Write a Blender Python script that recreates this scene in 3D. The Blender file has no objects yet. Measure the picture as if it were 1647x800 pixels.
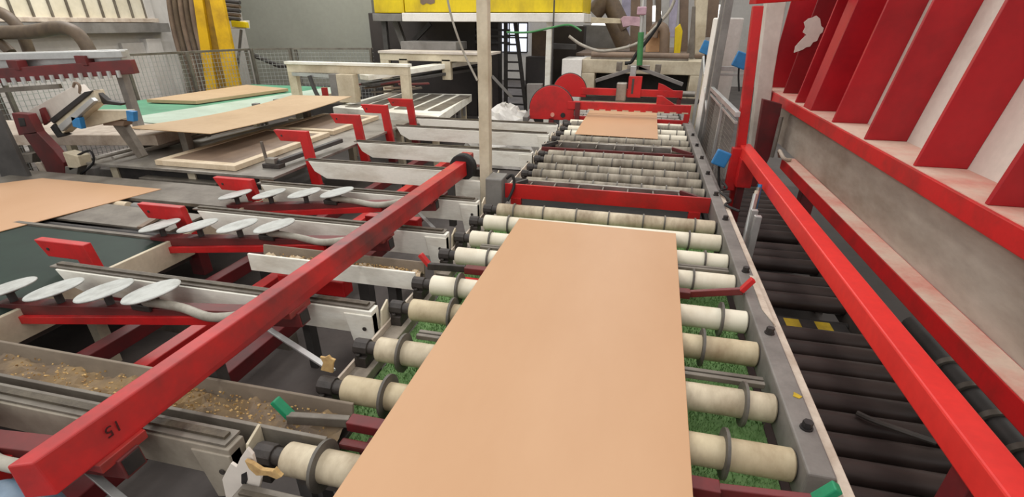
import bpy, bmesh, math, random
from mathutils import Vector, Matrix
random.seed(7)
SC = bpy.context.scene
COL = SC.collection
# ---------------------------------------------------------------- camera
F_PX, CXP, CYP, CAMZ = 812.998, 823.5, 463.0, 2.35
def _d(x, y): return Vector((x - CXP, CYP - y, -F_PX))
_Y = _d(1045, 40).normalized()
_X = -_d(-3018, 14); _X = (_X - _Y * _X.dot(_Y)).normalized()
_Z = _X.cross(_Y)
ROT = Matrix((_X, _Y, _Z))                 # camera axes expressed in the hall's axes
cam_d = bpy.data.cameras.new('camera'); cam = bpy.data.objects.new('camera', cam_d)
COL.objects.link(cam); SC.camera = cam
cam.matrix_world = Matrix.Translation((0, 0, CAMZ)) @ ROT.to_4x4()
cam_d.sensor_fit = 'HORIZONTAL'; cam_d.sensor_width = 36.0
cam_d.lens = F_PX / 1647 * 36.0
cam_d.shift_y = (CYP - 400.0) / 1647
cam_d.clip_start = 0.05; cam_d.clip_end = 100
def at(px, py, Y=None, X=None, Z=None):
    """a point of the hall on a plane of known distance, side or height"""
    r = ROT @ _d(px, py)
    t = Y / r.y if Y is not None else (X / r.x if X is not None else (Z - CAMZ) / r.z)
    return Vector((0, 0, CAMZ)) + r * t
# ---------------------------------------------------------------- light
def lin(c): return tuple((v / 12.92 if v <= .04045 else ((v + .055) / 1.055) ** 2.4) for v in [k / 255 for k in c])
W = bpy.data.worlds.new('hall_light'); SC.world = W; W.use_nodes = True
bg = W.node_tree.nodes['Background']; bg.inputs[0].default_value = (1.0, .975, .95, 1); bg.inputs[1].default_value = .8
def area(name, loc, sx, sy, power, col=(1, .965, .92)):
    l = bpy.data.lights.new(name, 'AREA'); l.shape = 'RECTANGLE'; l.size = sx; l.size_y = sy; l.energy = power; l.color = col
    o = bpy.data.objects.new(name, l); o.location = loc; COL.objects.link(o); return o
for i, (x, y, p) in enumerate([(-.4, 2.6, 34), (-.4, 7.0, 80), (-.4, 11.5, 110), (-4.6, 3.2, 75), (-4.6, 8.0, 100), (-10.2, 8.5, 230), (-8, 12.5, 150), (-.4, -2.2, 80), (-4.6, -1.6, 120), (3.6, 3.0, 80)]):
    area('unseen_overhead_light', (x, y, 5.6), .5, 3.2, p * .62)  # overhead lights out of view; rows behind the camera added to brighten beam fronts
SC.view_settings.view_transform = 'Standard'; SC.view_settings.look = 'None'
SC.view_settings.gamma = 1; SC.view_settings.use_curve_mapping = False
SC.view_settings.exposure = 0.16
# ---------------------------------------------------------------- materials
MATS = {}
def mat(name, col, rough=.5, dirt=None, amt=.4, scale=4.0, metal=0.0, bump=0.0, stretch=(1, 1, 1), spec=.5, fine=True, coat=0.0):
    """painted / bare surface with procedural wear: col, blotches of dirt, slight fine variation"""
    m = bpy.data.materials.new(name); m.use_nodes = True; MATS[name] = m
    n = m.node_tree; b = n.nodes['Principled BSDF']
    b.inputs['Roughness'].default_value = rough; b.inputs['Metallic'].default_value = metal
    b.inputs['Specular IOR Level'].default_value = spec
    if coat: b.inputs['Coat Weight'].default_value = coat; b.inputs['Coat Roughness'].default_value = .25
    c1 = lin(col) + (1,); c2 = lin(dirt if dirt else tuple(v * .8 for v in col)) + (1,)
    tc = n.nodes.new('ShaderNodeTexCoord'); oi = n.nodes.new('ShaderNodeObjectInfo')
    mp = n.nodes.new('ShaderNodeMapping'); mp.inputs['Scale'].default_value = stretch
    ad = n.nodes.new('ShaderNodeVectorMath'); ad.operation = 'ADD'
    ml = n.nodes.new('ShaderNodeMath'); ml.operation = 'MULTIPLY'; ml.inputs[1].default_value = 37.0
    n.links.new(oi.outputs['Random'], ml.inputs[0]); n.links.new(tc.outputs['Object'], mp.inputs['Vector'])
    n.links.new(mp.outputs[0], ad.inputs[0]); n.links.new(ml.outputs[0], ad.inputs[1])
    nz = n.nodes.new('ShaderNodeTexNoise'); nz.inputs['Scale'].default_value = scale; nz.inputs['Detail'].default_value = 7; nz.inputs['Roughness'].default_value = .62
    n.links.new(ad.outputs[0], nz.inputs['Vector'])
    rp = n.nodes.new('ShaderNodeValToRGB'); rp.color_ramp.elements[0].position = .62 - .32 * amt - .08; rp.color_ramp.elements[1].position = .62 + .1
    rp.color_ramp.elements[0].color = (0, 0, 0, 1); rp.color_ramp.elements[1].color = (min(1, .35 + amt),) * 3 + (1,)
    n.links.new(nz.outputs[0], rp.inputs[0])
    mx = n.nodes.new('ShaderNodeMix'); mx.data_type = 'RGBA'; mx.inputs[6].default_value = c1; mx.inputs[7].default_value = c2
    n.links.new(rp.outputs[0], mx.inputs[0])
    out = mx.outputs[2]
    if fine:
        nf = n.nodes.new('ShaderNodeTexNoise'); nf.inputs['Scale'].default_value = scale * 14; nf.inputs['Detail'].default_value = 3
        n.links.new(ad.outputs[0], nf.inputs['Vector'])
        hs = n.nodes.new('ShaderNodeHueSaturation'); mr = n.nodes.new('ShaderNodeMapRange')
        mr.inputs[3].default_value = .9; mr.inputs[4].default_value = 1.1
        n.links.new(nf.outputs[0], mr.inputs[0]); n.links.new(mr.outputs[0], hs.inputs['Value']); n.links.new(out, hs.inputs['Color']); out = hs.outputs[0]
    n.links.new(out, b.inputs['Base Color'])
    if bump:
        bp = n.nodes.new('ShaderNodeBump'); bp.inputs['Strength'].default_value = bump; bp.inputs['Distance'].default_value = .01
        n.links.new(nz.outputs[0], bp.inputs['Height']); n.links.new(bp.outputs[0], b.inputs['Normal'])
    return m
mat('red', (196, 32, 34), .38, (120, 40, 36), .28, 3.5)
mat('red_worn', (200, 44, 40), .42, (92, 52, 46), .55, 3.0, stretch=(1, .6, 1))
mat('red_frame', (178, 22, 34), .4, (122, 14, 24), .35, 1.6)
mat('red_deep', (132, 10, 20), .45, (96, 8, 16), .3, 1.6)
mat('red_tube', (202, 38, 38), .4, (84, 46, 46), .62, 2.0, stretch=(1, 1, 1))
mat('trough_wall', (136, 124, 108), .7, (96, 84, 72), .55, 3, stretch=(.5, 1, 1))
mat('beam_grey', (156, 148, 134), .6, (104, 94, 82), .5, 3)
mat('yellow_shaded', (146, 110, 24), .5, (90, 70, 24), .5, 3)  # column yellow darkened to paint the shade between the flanges
mat('red_dark', (112, 28, 32), .5, (66, 34, 34), .6, 4)
mat('maroon', (112, 38, 38), .5, (70, 40, 38), .5, 4)
mat('sheet', (197, 157, 121), .45, (186, 144, 107), .5, .9, stretch=(1, .35, 1), spec=.3, fine=False)
mat('sheet_pale', (192, 166, 132), .55, (176, 148, 114), .5, 1.2, spec=.3)
mat('wood_edge', (212, 196, 170), .6, (180, 158, 126), .5, 6)
mat('wood_dark', (132, 112, 94), .6, (98, 82, 70), .5, 3)
mat('roller', (230, 224, 204), .5, (182, 164, 134), .3, 3.0, stretch=(1.2, .8, .8), fine=False)
mat('roller_dirty', (208, 196, 170), .5, (126, 106, 80), .66, 4.0, stretch=(1.6, .8, .8), fine=False)
mat('roller_tan', (204, 190, 158), .5, (142, 122, 92), .6, 4.0, stretch=(1.4, .8, .8), fine=False)
mat('rail_worn', (168, 158, 144), .5, (96, 86, 76), .55, 6)
mat('roller_far', (168, 160, 142), .5, (92, 82, 68), .7, 3.0, stretch=(3.4, .7, .7))
mat('red_bright', (232, 56, 50), .36, (196, 40, 38), .3, 2.0)
mat('disc', (104, 100, 92), .5, (60, 54, 50), .5, 8)
mat('rail_grey', (126, 121, 116), .6, (92, 87, 83), .55, 5, bump=.15)
mat('rail_pale', (206, 194, 178), .65, (160, 140, 122), .5, 7, bump=.1)
mat('black', (30, 28, 28), .55, (58, 52, 48), .5, 7)
mat('rubber', (22, 22, 23), .7, (40, 38, 36), .4, 7)
mat('bearing', (62, 56, 52), .55, (34, 30, 28), .6, 14, bump=.5)
mat('white', (242, 241, 230), .5, (178, 166, 144), .24, 3.0, stretch=(.6, 1, 2))
mat('white_clean', (236, 234, 228), .5, (200, 196, 186), .3, 2)
mat('cream', (210, 200, 176), .55, (156, 140, 112), .42, 2.5)
mat('chain', (96, 88, 74), .5, (54, 46, 38), .6, 16, metal=.3, bump=.5)
mat('steel', (160, 156, 148), .38, (110, 102, 94), .5, 4, metal=.55)
mat('steel_dull', (128, 122, 112), .5, (84, 76, 68), .55, 4, metal=.3)
mat('alu', (190, 192, 190), .38, (150, 150, 148), .35, 3, metal=.5)
mat('grey', (132, 130, 126), .55, (96, 92, 88), .45, 3)
mat('grey_dark', (74, 72, 70), .55, (48, 45, 44), .5, 4)
mat('cup', (196, 200, 196), .4, (150, 152, 146), .4, 12)
mat('hose', (168, 164, 152), .5, (120, 112, 100), .4, 8)
mat('dark_roller', (68, 56, 52), .42, (38, 32, 30), .5, 3, stretch=(.5, 2, 2))
mat('dark_frame', (74, 67, 62), .55, (46, 41, 38), .55, 4)
mat('floor', (104, 97, 93), .6, (62, 57, 55), .6, 1.3, bump=.1)
mat('floor_dark', (78, 72, 69), .55, (52, 48, 46), .6, 1.6)
mat('turf_base', (70, 116, 54), .9, (48, 84, 40), .5, 14)
mat('turf', (132, 170, 108), .8, (100, 140, 80), .5, 30)
mat('belt_green', (38, 56, 48), .5, (28, 40, 36), .5, 2, spec=.2)
mat('belt_teal', (92, 158, 124), .5, (62, 120, 92), .5, 2)
mat('belt_pale', (186, 204, 188), .5, (160, 178, 160), .5, 2)
mat('sawdust', (200, 168, 112), .9, (146, 112, 74), .55, 20)
mat('sawdust_brown', (112, 98, 84), .9, (164, 136, 88), .42, 4, bump=.6)
mat('dusty_red', (226, 160, 142), .8, (200, 70, 62), .5, 2.2)
mat('dust_pale', (214, 188, 170), .85, (206, 110, 96), .45, 2.5)
mat('web_white', (184, 174, 162), .6, (112, 94, 78), .62, 1.2, stretch=(1, .5, 1.5))
mat('panel_white', (216, 208, 198), .55, (176, 164, 152), .35, 1.5)
mat('curtain', (148, 150, 140), .5, (136, 138, 128), .4, .6)
mat('wall_white', (206, 203, 198), .8, (176, 172, 166), .4, .8)
mat('window_glass', (226, 220, 200), .35, (200, 192, 168), .4, 1)
mat('yellow', (228, 202, 14), .45, (170, 142, 30), .35, 2, stretch=(1, 1, .5))
mat('yellow_col', (216, 172, 22), .45, (150, 112, 30), .4, 2)
mat('brown_hose', (108, 92, 74), .55, (74, 62, 52), .5, 5)
mat('blue', (46, 124, 182), .4, (34, 88, 130), .3, 8)
mat('blue_cloth', (118, 140, 160), .45, (84, 104, 124), .6, 5)
mat('green_tip', (20, 134, 92), .45, (16, 98, 70), .3, 8)
mat('green_hose', (66, 136, 80), .45, (50, 104, 64), .3, 8)
mat('pink_cloth', (196, 164, 176), .8, (160, 128, 142), .5, 6, bump=.6)
mat('cardboard', (214, 172, 130), .8, (186, 140, 100), .4, 3)
mat('dark_machine', (58, 52, 50), .6, (36, 32, 32), .5, 2)
mat('ink', (70, 16, 18), .7)
mat('plastic_film', (214, 212, 206), .3, (180, 176, 168), .5, 6)
mat('hazard_yellow', (196, 164, 26), .55, (130, 110, 30), .5, 6)
mat('lilac', (176, 172, 196), .6)
def glow(name, col, st):
    m = mat(name, col, .4); b = m.node_tree.nodes['Principled BSDF']; b.inputs['Emission Color'].default_value = lin(col) + (1,); b.inputs['Emission Strength'].default_value = st
glow('daylight', (224, 230, 250), 1.0); glow('lamp_glow', (255, 250, 240), 2.2)
# ---------------------------------------------------------------- mesh tools
class MB:
    def __init__(s): s.v = []; s.f = []
    def add(s, vs, fs):
        k = len(s.v); s.v += [tuple(v) for v in vs]; s.f += [tuple(i + k for i in f) for f in fs]; return s
    def hexa(s, p):   # 8 points: bottom 4 (ccw), top 4
        return s.add(p, [(3, 2, 1, 0), (4, 5, 6, 7), (0, 1, 5, 4), (1, 2, 6, 5), (2, 3, 7, 6), (3, 0, 4, 7)])
    def box(s, x0, x1, y0, y1, z0, z1):
        return s.hexa([(x0, y0, z0), (x1, y0, z0), (x1, y1, z0), (x0, y1, z0), (x0, y0, z1), (x1, y0, z1), (x1, y1, z1), (x0, y1, z1)])
    def bar(s, a, b, w, h=None, up=(0, 0, 1)):
        a, b = Vector(a), Vector(b); h = w if h is None else h
        d = (b - a).normalized(); u = Vector(up)
        if abs(d.dot(u)) > .98: u = Vector((0, 1, 0))
        r = d.cross(u).normalized(); u = r.cross(d)
        P = []
        for q in (-1, 1):
            for (e, g) in ((a, -1), (a, 1), (b, 1), (b, -1)): P.append(e + r * w / 2 * g + u * h / 2 * q)
        return s.hexa(P)
    def cyl(s, a, b, r, n=20, r2=None, rim=0.0):
        a, b = Vector(a), Vector(b); d = (b - a).normalized(); r2 = r if r2 is None else r2
        u = d.orthogonal().normalized(); w = d.cross(u)
        rings = [(a, r), (b, r2)]
        if rim: rings = [(a, r - rim), (a + d * rim, r), (b - d * rim, r2), (b, r2 - rim)]
        vs = []; fs = []
        for c, q in rings: vs += [c + (u * math.cos(2 * math.pi * i / n) + w * math.sin(2 * math.pi * i / n)) * q for i in range(n)]
        m = len(rings)
        for k in range(m - 1):
            for i in range(n): fs.append((k * n + i, k * n + (i + 1) % n, (k + 1) * n + (i + 1) % n, (k + 1) * n + i))
        fs.append(tuple(reversed(range(n)))); fs.append(tuple((m - 1) * n + i for i in range(n)))
        return s.add(vs, fs)
    def tube(s, pts, r, n=10, smooth=6):
        P = [Vector(p) for p in pts]
        if smooth and len(P) > 2:
            Q = []
            for i in range(len(P) - 1):
                p0, p1, p2, p3 = P[max(i - 1, 0)], P[i], P[i + 1], P[min(i + 2, len(P) - 1)]
                for k in range(smooth):
                    t = k / smooth
                    Q.append(.5 * ((2 * p1) + (p2 - p0) * t + (2 * p0 - 5 * p1 + 4 * p2 - p3) * t * t + (3 * p1 - p0 - 3 * p2 + p3) * t ** 3))
            P = Q + [P[-1]]
        vs = []; fs = []; u = None
        for i, p in enumerate(P):
            d = (P[min(i + 1, len(P) - 1)] - P[max(i - 1, 0)]).normalized()
            u = d.orthogonal().normalized() if u is None else (u - d * u.dot(d)).normalized()
            w = d.cross(u)
            vs += [p + (u * math.cos(2 * math.pi * k / n) + w * math.sin(2 * math.pi * k / n)) * r for k in range(n)]
        for i in range(len(P) - 1):
            for k in range(n): fs.append((i * n + k, i * n + (k + 1) % n, (i + 1) * n + (k + 1) % n, (i + 1) * n + k))
        fs.append(tuple(reversed(range(n)))); fs.append(tuple((len(P) - 1) * n + k for k in range(n)))
        return s.add(vs, fs)
    def prism(s, pts, ext):      # planar polygon pushed along ext
        e = Vector(ext); n = len(pts); P = [Vector(p) for p in pts]
        fs = [tuple(reversed(range(n))), tuple(range(n, 2 * n))] + [(i, (i + 1) % n, n + (i + 1) % n, n + i) for i in range(n)]
        return s.add(P + [p + e for p in P], fs)
    def xform(s, M): s.v = [tuple(M @ Vector(v)) for v in s.v]; return s
    def build(s, name, m, parent=None, bevel=0.0, smooth=False, seg=2):
        off = ORG.get(parent.name, Vector((0, 0, 0))) if parent else None
        vs = s.v
        if parent: org = off
        else:
            xs = [v[0] for v in vs]; ys = [v[1] for v in vs]; zs = [v[2] for v in vs]
            org = Vector(((min(xs) + max(xs)) / 2, (min(ys) + max(ys)) / 2, min(zs)))
        me = bpy.data.meshes.new(name)
        me.from_pydata([(v[0] - org.x, v[1] - org.y, v[2] - org.z) for v in vs], [], s.f)
        bm = bmesh.new(); bm.from_mesh(me); bmesh.ops.recalc_face_normals(bm, faces=bm.faces); bm.to_mesh(me); bm.free()
        me.materials.append(MATS[m])
        if smooth:
            for p in me.polygons: p.use_smooth = True
            try: me.set_sharp_from_angle(angle=math.radians(38))
            except Exception: pass
        o = bpy.data.objects.new(name, me); COL.objects.link(o)
        if parent: o.parent = parent; ORG[o.name] = off
        else: o.location = org; ORG[o.name] = org
        if bevel:
            md = o.modifiers.new('bevel', 'BEVEL'); md.width = bevel; md.segments = seg; md.limit_method = 'ANGLE'; md.angle_limit = math.radians(40)
        return o
ORG = {}
def tag(o, label, cat, group=None, kind=None):
    o['label'] = label; o['category'] = cat
    if group: o['group'] = group
    if kind: o['kind'] = kind
    return o
def thing(name, loc, label, cat, group=None):
    o = bpy.data.objects.new(name, None); o.empty_display_size = .1; COL.objects.link(o); o.location = loc
    ORG[o.name] = Vector(loc); return tag(o, label, cat, group)
def struct(o): o['kind'] = 'structure'; return o
def B(*a): return MB().box(*a)
def dup(root, dloc, label, group=None):
    r = root.copy(); COL.objects.link(r); r.location = root.location + Vector(dloc); r['label'] = label
    for ch in list(root.children):
        c = ch.copy(); COL.objects.link(c); c.parent = r
        for g in list(ch.children):
            d = g.copy(); COL.objects.link(d); d.parent = c
    return r
# ================================================================ SETTING
struct(B(-13, 8, -4, 26, -.12, 0).build('floor', 'floor'))
struct(B(-12.3, -12.05, 0, 15.0, 0, 5).build('wall_left', 'wall_white'))
cv = B(-12.3, -7.72, 15.0, 15.2, 0, 5).build('wall_partition', 'curtain'); struct(cv)
struct(B(-12.3, 8, 25, 25.25, 0, 6).build('wall_back', 'wall_white'))
struct(B(5.2, 5.45, -1, 25, 0, 6).build('wall_right', 'wall_white'))
# window in the left wall
w = thing('window_1', (-12.05, 9.8, 2.36), '', ''); del w['label']; del w['category']; struct(w)
for k in range(11):
    y0 = 7.4 + k * .375
    B(-12.045, -12.0, y0 + .015, y0 + .36, 2.42, 4.0).build('pane', 'window_glass', w)
for k in range(12):
    y0 = 7.4 + k * .375; B(-12.045, -11.95, y0 - .014, y0 + .014, 2.42, 4.0).build('glazing_bar', 'steel_dull', w)
B(-12.045, -11.86, 7.2, 11.75, 2.33, 2.42).build('window_sill', 'rail_pale', w, .01)
B(-12.045, -11.93, 11.52, 11.72, 2.42, 4.0).build('window_frame', 'wall_white', w)
t = struct(B(-12.045, -11.75, 7.2, 11.9, 2.12, 2.32).build('trim_1', 'grey'))
t = struct(B(-12.045, -11.85, 11.2, 11.62, .0, 1.98).build('trim_2', 'wall_white'))
t = struct(B(-12.045, -11.95, 10.6, 12.0, .0, 1.9).build('trim_3', 'wall_white'))
# ================================================================ MAIN ROLLER CONVEYOR
RY = [1.15, 1.57, 1.89, 2.30, 2.615, 3.08, 3.41, 3.78, 4.10]
RF = [5.02, 5.35, 5.64, 6.05, 6.32, 6.93, 7.31, 7.70, 8.10, 8.50]
RF2 = [8.72, 9.25, 9.55, 9.85, 10.15, 10.45, 10.75]
cvy = thing('roller_conveyor', (-.2, 1.1, 0), 'long conveyor of cream rollers with grey rail carrying the brown boards', 'conveyor')
B(.705, .798, 1.45, 8.6, .82, .985).build('side_rail', 'rail_grey', cvy, .008)
B(.80, .838, 1.18, 4.95, .86, .972).build('edge_strip', 'rail_pale', cvy, .004)
B(.79, .84, 4.95, 11.0, .84, .95).build('edge_strip', 'rail_grey', cvy, .004)
B(.705, .798, 8.6, 11.2, .80, .93).build('side_rail', 'grey', cvy, .008)
MB().prism([(.765, 2.62, .986), (.80, 2.45, .986), (.80, 3.05, .986), (.77, 3.05, .986)], (0, 0, .004)).build('wear_plate', 'rail_pale', cvy)
for y in [1.69, 2.38, 3.11, 4.09, 4.75, 5.5, 6.2, 6.9, 7.6]:
    m = MB().cyl((.757, y, .984), (.757, y, .992), .024, 12).cyl((.757, y, .99), (.757, y, 1.018), .019, 6)
    m.build('bolt', 'black', cvy)
MB().prism([(.752, 1.88, .986), (.775, 1.87, .986), (.79, 1.885, .986), (.775, 1.9, .986), (.762, 1.91, .986), (.758, 1.893, .986)], (0, 0, .002)).build('paint_fleck', 'hazard_yellow', cvy)
# left rail in short lengths between the transfers
for y0, y1 in [(1.52, 2.70), (2.95, 4.35), (4.9, 8.6), (8.7, 11.0)]:
    r_ = B(-1.25, -1.155, y0, y1, .755, .81).build('side_rail', 'rail_worn', cvy, .004)
    B(-1.262, -1.25, y0, y1, .775, .845).build('rail_lip', 'rail_pale', r_)
def roller(y, x0, x1, rad, m, discs, dr):
    r_ = MB().cyl((x0, y, .9), (x1, y, .9), rad, 28, rim=.006).build('roller', m, cvy, smooth=True)
    for dx in discs:
      if -.87 < dx < .40 and y < 4 and dr > .07: continue
      MB().cyl((dx - .006, y, .9), (dx + .006, y, .9), dr, 28).build('disc', 'disc', r_, smooth=True)
    MB().cyl((x0 - .08, y, .9), (x0, y, .9), .034, 14).build('journal', 'bearing', r_, smooth=True)
    MB().cyl((x1, y, .9), (x1 + .006, y, .9), .05, 16).build('collar', 'bearing', r_, smooth=True)
    b_ = MB().box(x0 - .112, x0 - .05, y - .055, y + .055, .81, .87).cyl((x0 - .125, y, .9), (x0 - .05, y, .9), .044, 10)
    b_.cyl((x0 - .095, y - .045, .86), (x0 - .095, y - .045, .885), .014, 6).cyl((x0 - .095, y + .045, .86), (x0 - .095, y + .045, .885), .014, 6)
    b_.build('bearing', 'bearing', r_, .004)
D1 = {1.15: [-.985, -.6, .2, .55], 1.57: [-.93, -.5, .1, .46], 1.89: [-1.0, -.55, .14, .575], 2.30: [-.89, -.5, .1, .44], 2.615: [-.955, -.5, .12, .565], 3.08: [-.9, .45], 3.41: [-.98, .55], 3.78: [-.93, .47]}
for y in RY:
    if y == 4.10: roller(y, -1.11, .69, .062, 'roller_dirty', [-.96, -.70, -.42, -.15, .13, .30, .535], .072)
    else: roller(y, -1.135, .70, .0625, 'roller' if y > 2.5 else ('roller_dirty' if y < 1.3 or y == 1.89 else 'roller_tan'), D1[y], .098 if y < 2.7 else .078)
for i, y in enumerate(RF):
    off = .0 if i % 2 else .11
    roller(y, -1.05, .69, .06, 'roller_far' if i not in (7, 8) else 'roller', [-.95 + off + .235 * k for k in range(7)], .073)
for i, y in enumerate(RF2):
    off = .0 if i % 2 else .11
    roller(y, -1.1, .67, .05, 'steel' if i else 'roller', [-.95 + off + .22 * k for k in range(8)], .068)
for y, x0 in [(2.045, -.98), (2.01, -.98), (3.20, -1.0), (3.235, -1.0)]:
    B(x0, .68, y - .012, y + .012, .915, .94).build('guard_bar', 'steel_dull', cvy, .003)
B(-1.16, .705, 1.2, 4.3, .70, .735).build('bed_plate', 'dark_frame', cvy)
for y in (1.35, 4.2, 7.8, 10.6):
    for x in (-1.2, .75): B(x - .035, x + .035, y - .035, y + .035, 0, .80).build('leg', 'grey_dark', cvy)
    B(-1.2, .75, y - .03, y + .03, .60, .70).build('cross_member', 'grey_dark', cvy)
B(-1.15, .705, 4.4, 11, .66, .69).build('bed_plate', 'black', cvy)
# green turf mat below the rollers
tm = MB()
tm.box(-1.15, .70, 1.24, 4.28, .735, .752)
for k in range(60000):
    x = random.uniform(-1.15, .70)
    if -.55 < x < .12: continue
    y = random.uniform(1.25, 4.27); h = random.uniform(.010, .022); a = random.uniform(0, 6.28); wd = .0028
    dx, dy = math.cos(a) * wd, math.sin(a) * wd; lx, ly = random.uniform(-.007, .007), random.uniform(-.007, .007)
    tm.add([(x - dx, y - dy, .75), (x + dx, y + dy, .75), (x + lx, y + ly, .75 + h)], [(0, 1, 2)])
tag(tm.build('turf_mat', 'turf'), 'green artificial turf mat lying under the cream rollers', 'turf', kind='stuff')
# ================================================================ BOARDS
def slab(pts, th, name, m, parent=None, bevel=.002): return MB().hexa([(p[0], p[1], p[2] - th) for p in pts] + [tuple(p) for p in pts]).build(name, m, parent, bevel)
tag(slab([(-.83, .78, .978), (.305, .78, .978), (.366, 3.72, .972), (-.838, 3.745, .972)], .007, 'fibreboard_sheet', 'sheet'),
    'large plain brown fibreboard sheet lying along the near rollers', 'board', 'brown sheets on the roller conveyor')
tag(slab([(-.855, 7.36, .975), (.285, 7.31, .975), (.297, 9.27, .975), (-.875, 9.27, .975)], .007, 'fibreboard_sheet', 'sheet'),
    'brown sheet on the far rollers, stopped just before the red gantry', 'board', 'brown sheets on the roller conveyor')
tag(slab([(-.875, 9.30, .975), (.297, 9.30, .975), (.305, 10.9, .975), (-.885, 10.9, .975)], .007, 'fibreboard_sheet', 'sheet'),
    'farthest brown sheet, passing under the red disc gantry', 'board', 'brown sheets on the roller conveyor')
def bent_sheet(name, c, th, m, nx, ny, zf):   # c: 4 corners (x,y) ccw, zf(u,v)->z
    vs = []
    for lay in (0, 1):
        for j in range(ny + 1):
            for i in range(nx + 1):
                u, v = i / nx, j / ny
                p = (Vector(c[0]) * (1 - u) + Vector(c[1]) * u) * (1 - v) + (Vector(c[3]) * (1 - u) + Vector(c[2]) * u) * v
                vs.append((p.x, p.y, zf(u, v) - (th if lay == 0 else 0)))
    n = (nx + 1) * (ny + 1); fs = []
    for j in range(ny):
        for i in range(nx):
            a = j * (nx + 1) + i; q = (a, a + 1, a + nx + 2, a + nx + 1)
            fs.append(tuple(reversed(q))); fs.append(tuple(k + n for k in q))
    edge = [i for i in range(nx + 1)] + [(j + 1) * (nx + 1) - 1 for j in range(1, ny + 1)] + [ny * (nx + 1) + i for i in range(nx - 1, -1, -1)] + [j * (nx + 1) for j in range(ny - 1, 0, -1)]
    for k in range(len(edge)):
        a, b = edge[k], edge[(k + 1) % len(edge)]; fs.append((a, b, b + n, a + n))
    return MB().add(vs, fs).build(name, m, None, smooth=True)
tag(bent_sheet('fibreboard_sheet', [(-6.6, 2.7), (-5.08, 2.75), (-4.78, 4.17), (-6.3, 4.12)], .006, 'sheet', 10, 8, lambda u, v: .795 + .05 * math.sin(v * 3.1) * (1 - u) + .02 * (1 - u)),
    'brown sheet with a curled edge on the dark green belt at left', 'board')
tag(bent_sheet('fibreboard_sheet', [(-6.1, 5.08), (-4.82, 5.05), (-4.98, 8.55), (-6.07, 8.42)], .008, 'sheet_pale', 8, 12, lambda u, v: 1.2 - .055 * math.sin(v * math.pi) * (1 - .3 * u)),
    'long pale sheet sagging in the middle above the wooden frames', 'board')
tag(slab([(-8.72, 7.88, 1.1), (-7.72, 7.95, 1.1), (-7.36, 10.1, 1.1), (-8.7, 10.5, 1.1)], .055, 'door_blank', 'sheet_pale'),
    'thick pale board lying on the pale green belt by the fence', 'board')
# wooden door frames lying on the table (three)
def door_frame(x0, x1, y0, y1, z, sk, label):
    t = thing('door_frame', ((x0 + x1) / 2, y0, z), label, 'door frame', 'door frames on the steel table')
    def b(a0, a1, c0, c1, n, m, h0=0, h1=.06): MB().hexa([(a0 + sk * (c0 - y0), c0, z + h0), (a1 + sk * (c0 - y0), c0, z + h0), (a1 + sk * (c1 - y0), c1, z + h0), (a0 + sk * (c1 - y0), c1, z + h0),
                                                    (a0 + sk * (c0 - y0), c0, z + h1), (a1 + sk * (c0 - y0), c0, z + h1), (a1 + sk * (c1 - y0), c1, z + h1), (a0 + sk * (c1 - y0), c1, z + h1)]).build(n, m, t, .004)
    b(x0, x0 + .1, y0, y1, 'stile', 'wood_edge'); b(x1 - .1, x1, y0, y1, 'stile', 'wood_edge')
    b(x0 + .1, x1 - .1, y0, y0 + .12, 'rail', 'wood_edge'); b(x0 + .1, x1 - .1, y1 - .12, y1, 'rail', 'wood_edge')
    b(x0 + .1, x1 - .1, y0 + .12, y1 - .12, 'core_panel', 'wood_dark', 0, .052)
door_frame(-5.38, -4.3, 4.72, 6.75, .875, -.03, 'nearest wooden door frame on the steel table with bare brown core')
door_frame(-5.42, -4.36, 6.85, 8.3, .875, 0, 'second wooden door frame lying behind the nearest one on the table')
# ================================================================ RED STOP BAR AND TRANSFERS ON THE CONVEYOR
def stop_bar(y, red, label):
    t = thing('stop_bar', (-.2, y, .7), label, 'stop bar')
    B(-1.17, .70, y - .012, y + .012, .862 if red else .90, 1.0 if red else .955).build('front_plate', 'red' if red else 'maroon', t, .003)
    B(-1.0, .62, y + .012, y + .22, .86, .875).build('channel_floor', 'black', t)
    MB().hexa([(-1.0, y + .21, .86), (.45, y + .19, .86), (.45, y + .23, .86), (-1.0, y + .25, .86), (-1.0, y + .21, .985), (.45, y + .19, .985), (.45, y + .23, .985), (-1.0, y + .25, .985)]).build('back_rail', 'steel', t, .003)
    for k in range(7): x = -.95 + k * .23; B(x, x + .012, y + .012, y + .2, .875, .975).build('divider', 'steel_dull', t)
    MB().bar((.45, y + .2, .975), (.68, y + .05, .95), .03, .04).build('end_link', 'maroon', t)
    MB().bar((-1.0, y + .22, .975), (-1.17, y + .05, .95), .03, .04).build('end_link', 'grey_dark', t)
    for x in (-1.06, .58): B(x - .05, x + .05, y - .03, y + .03, .70, .865).build('foot', 'red', t)
stop_bar(4.60, True, 'bright red stop bar crossing the rollers beyond the near brown sheet')
stop_bar(6.50, False, 'dark red low stop bar among the far rollers')
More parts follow.
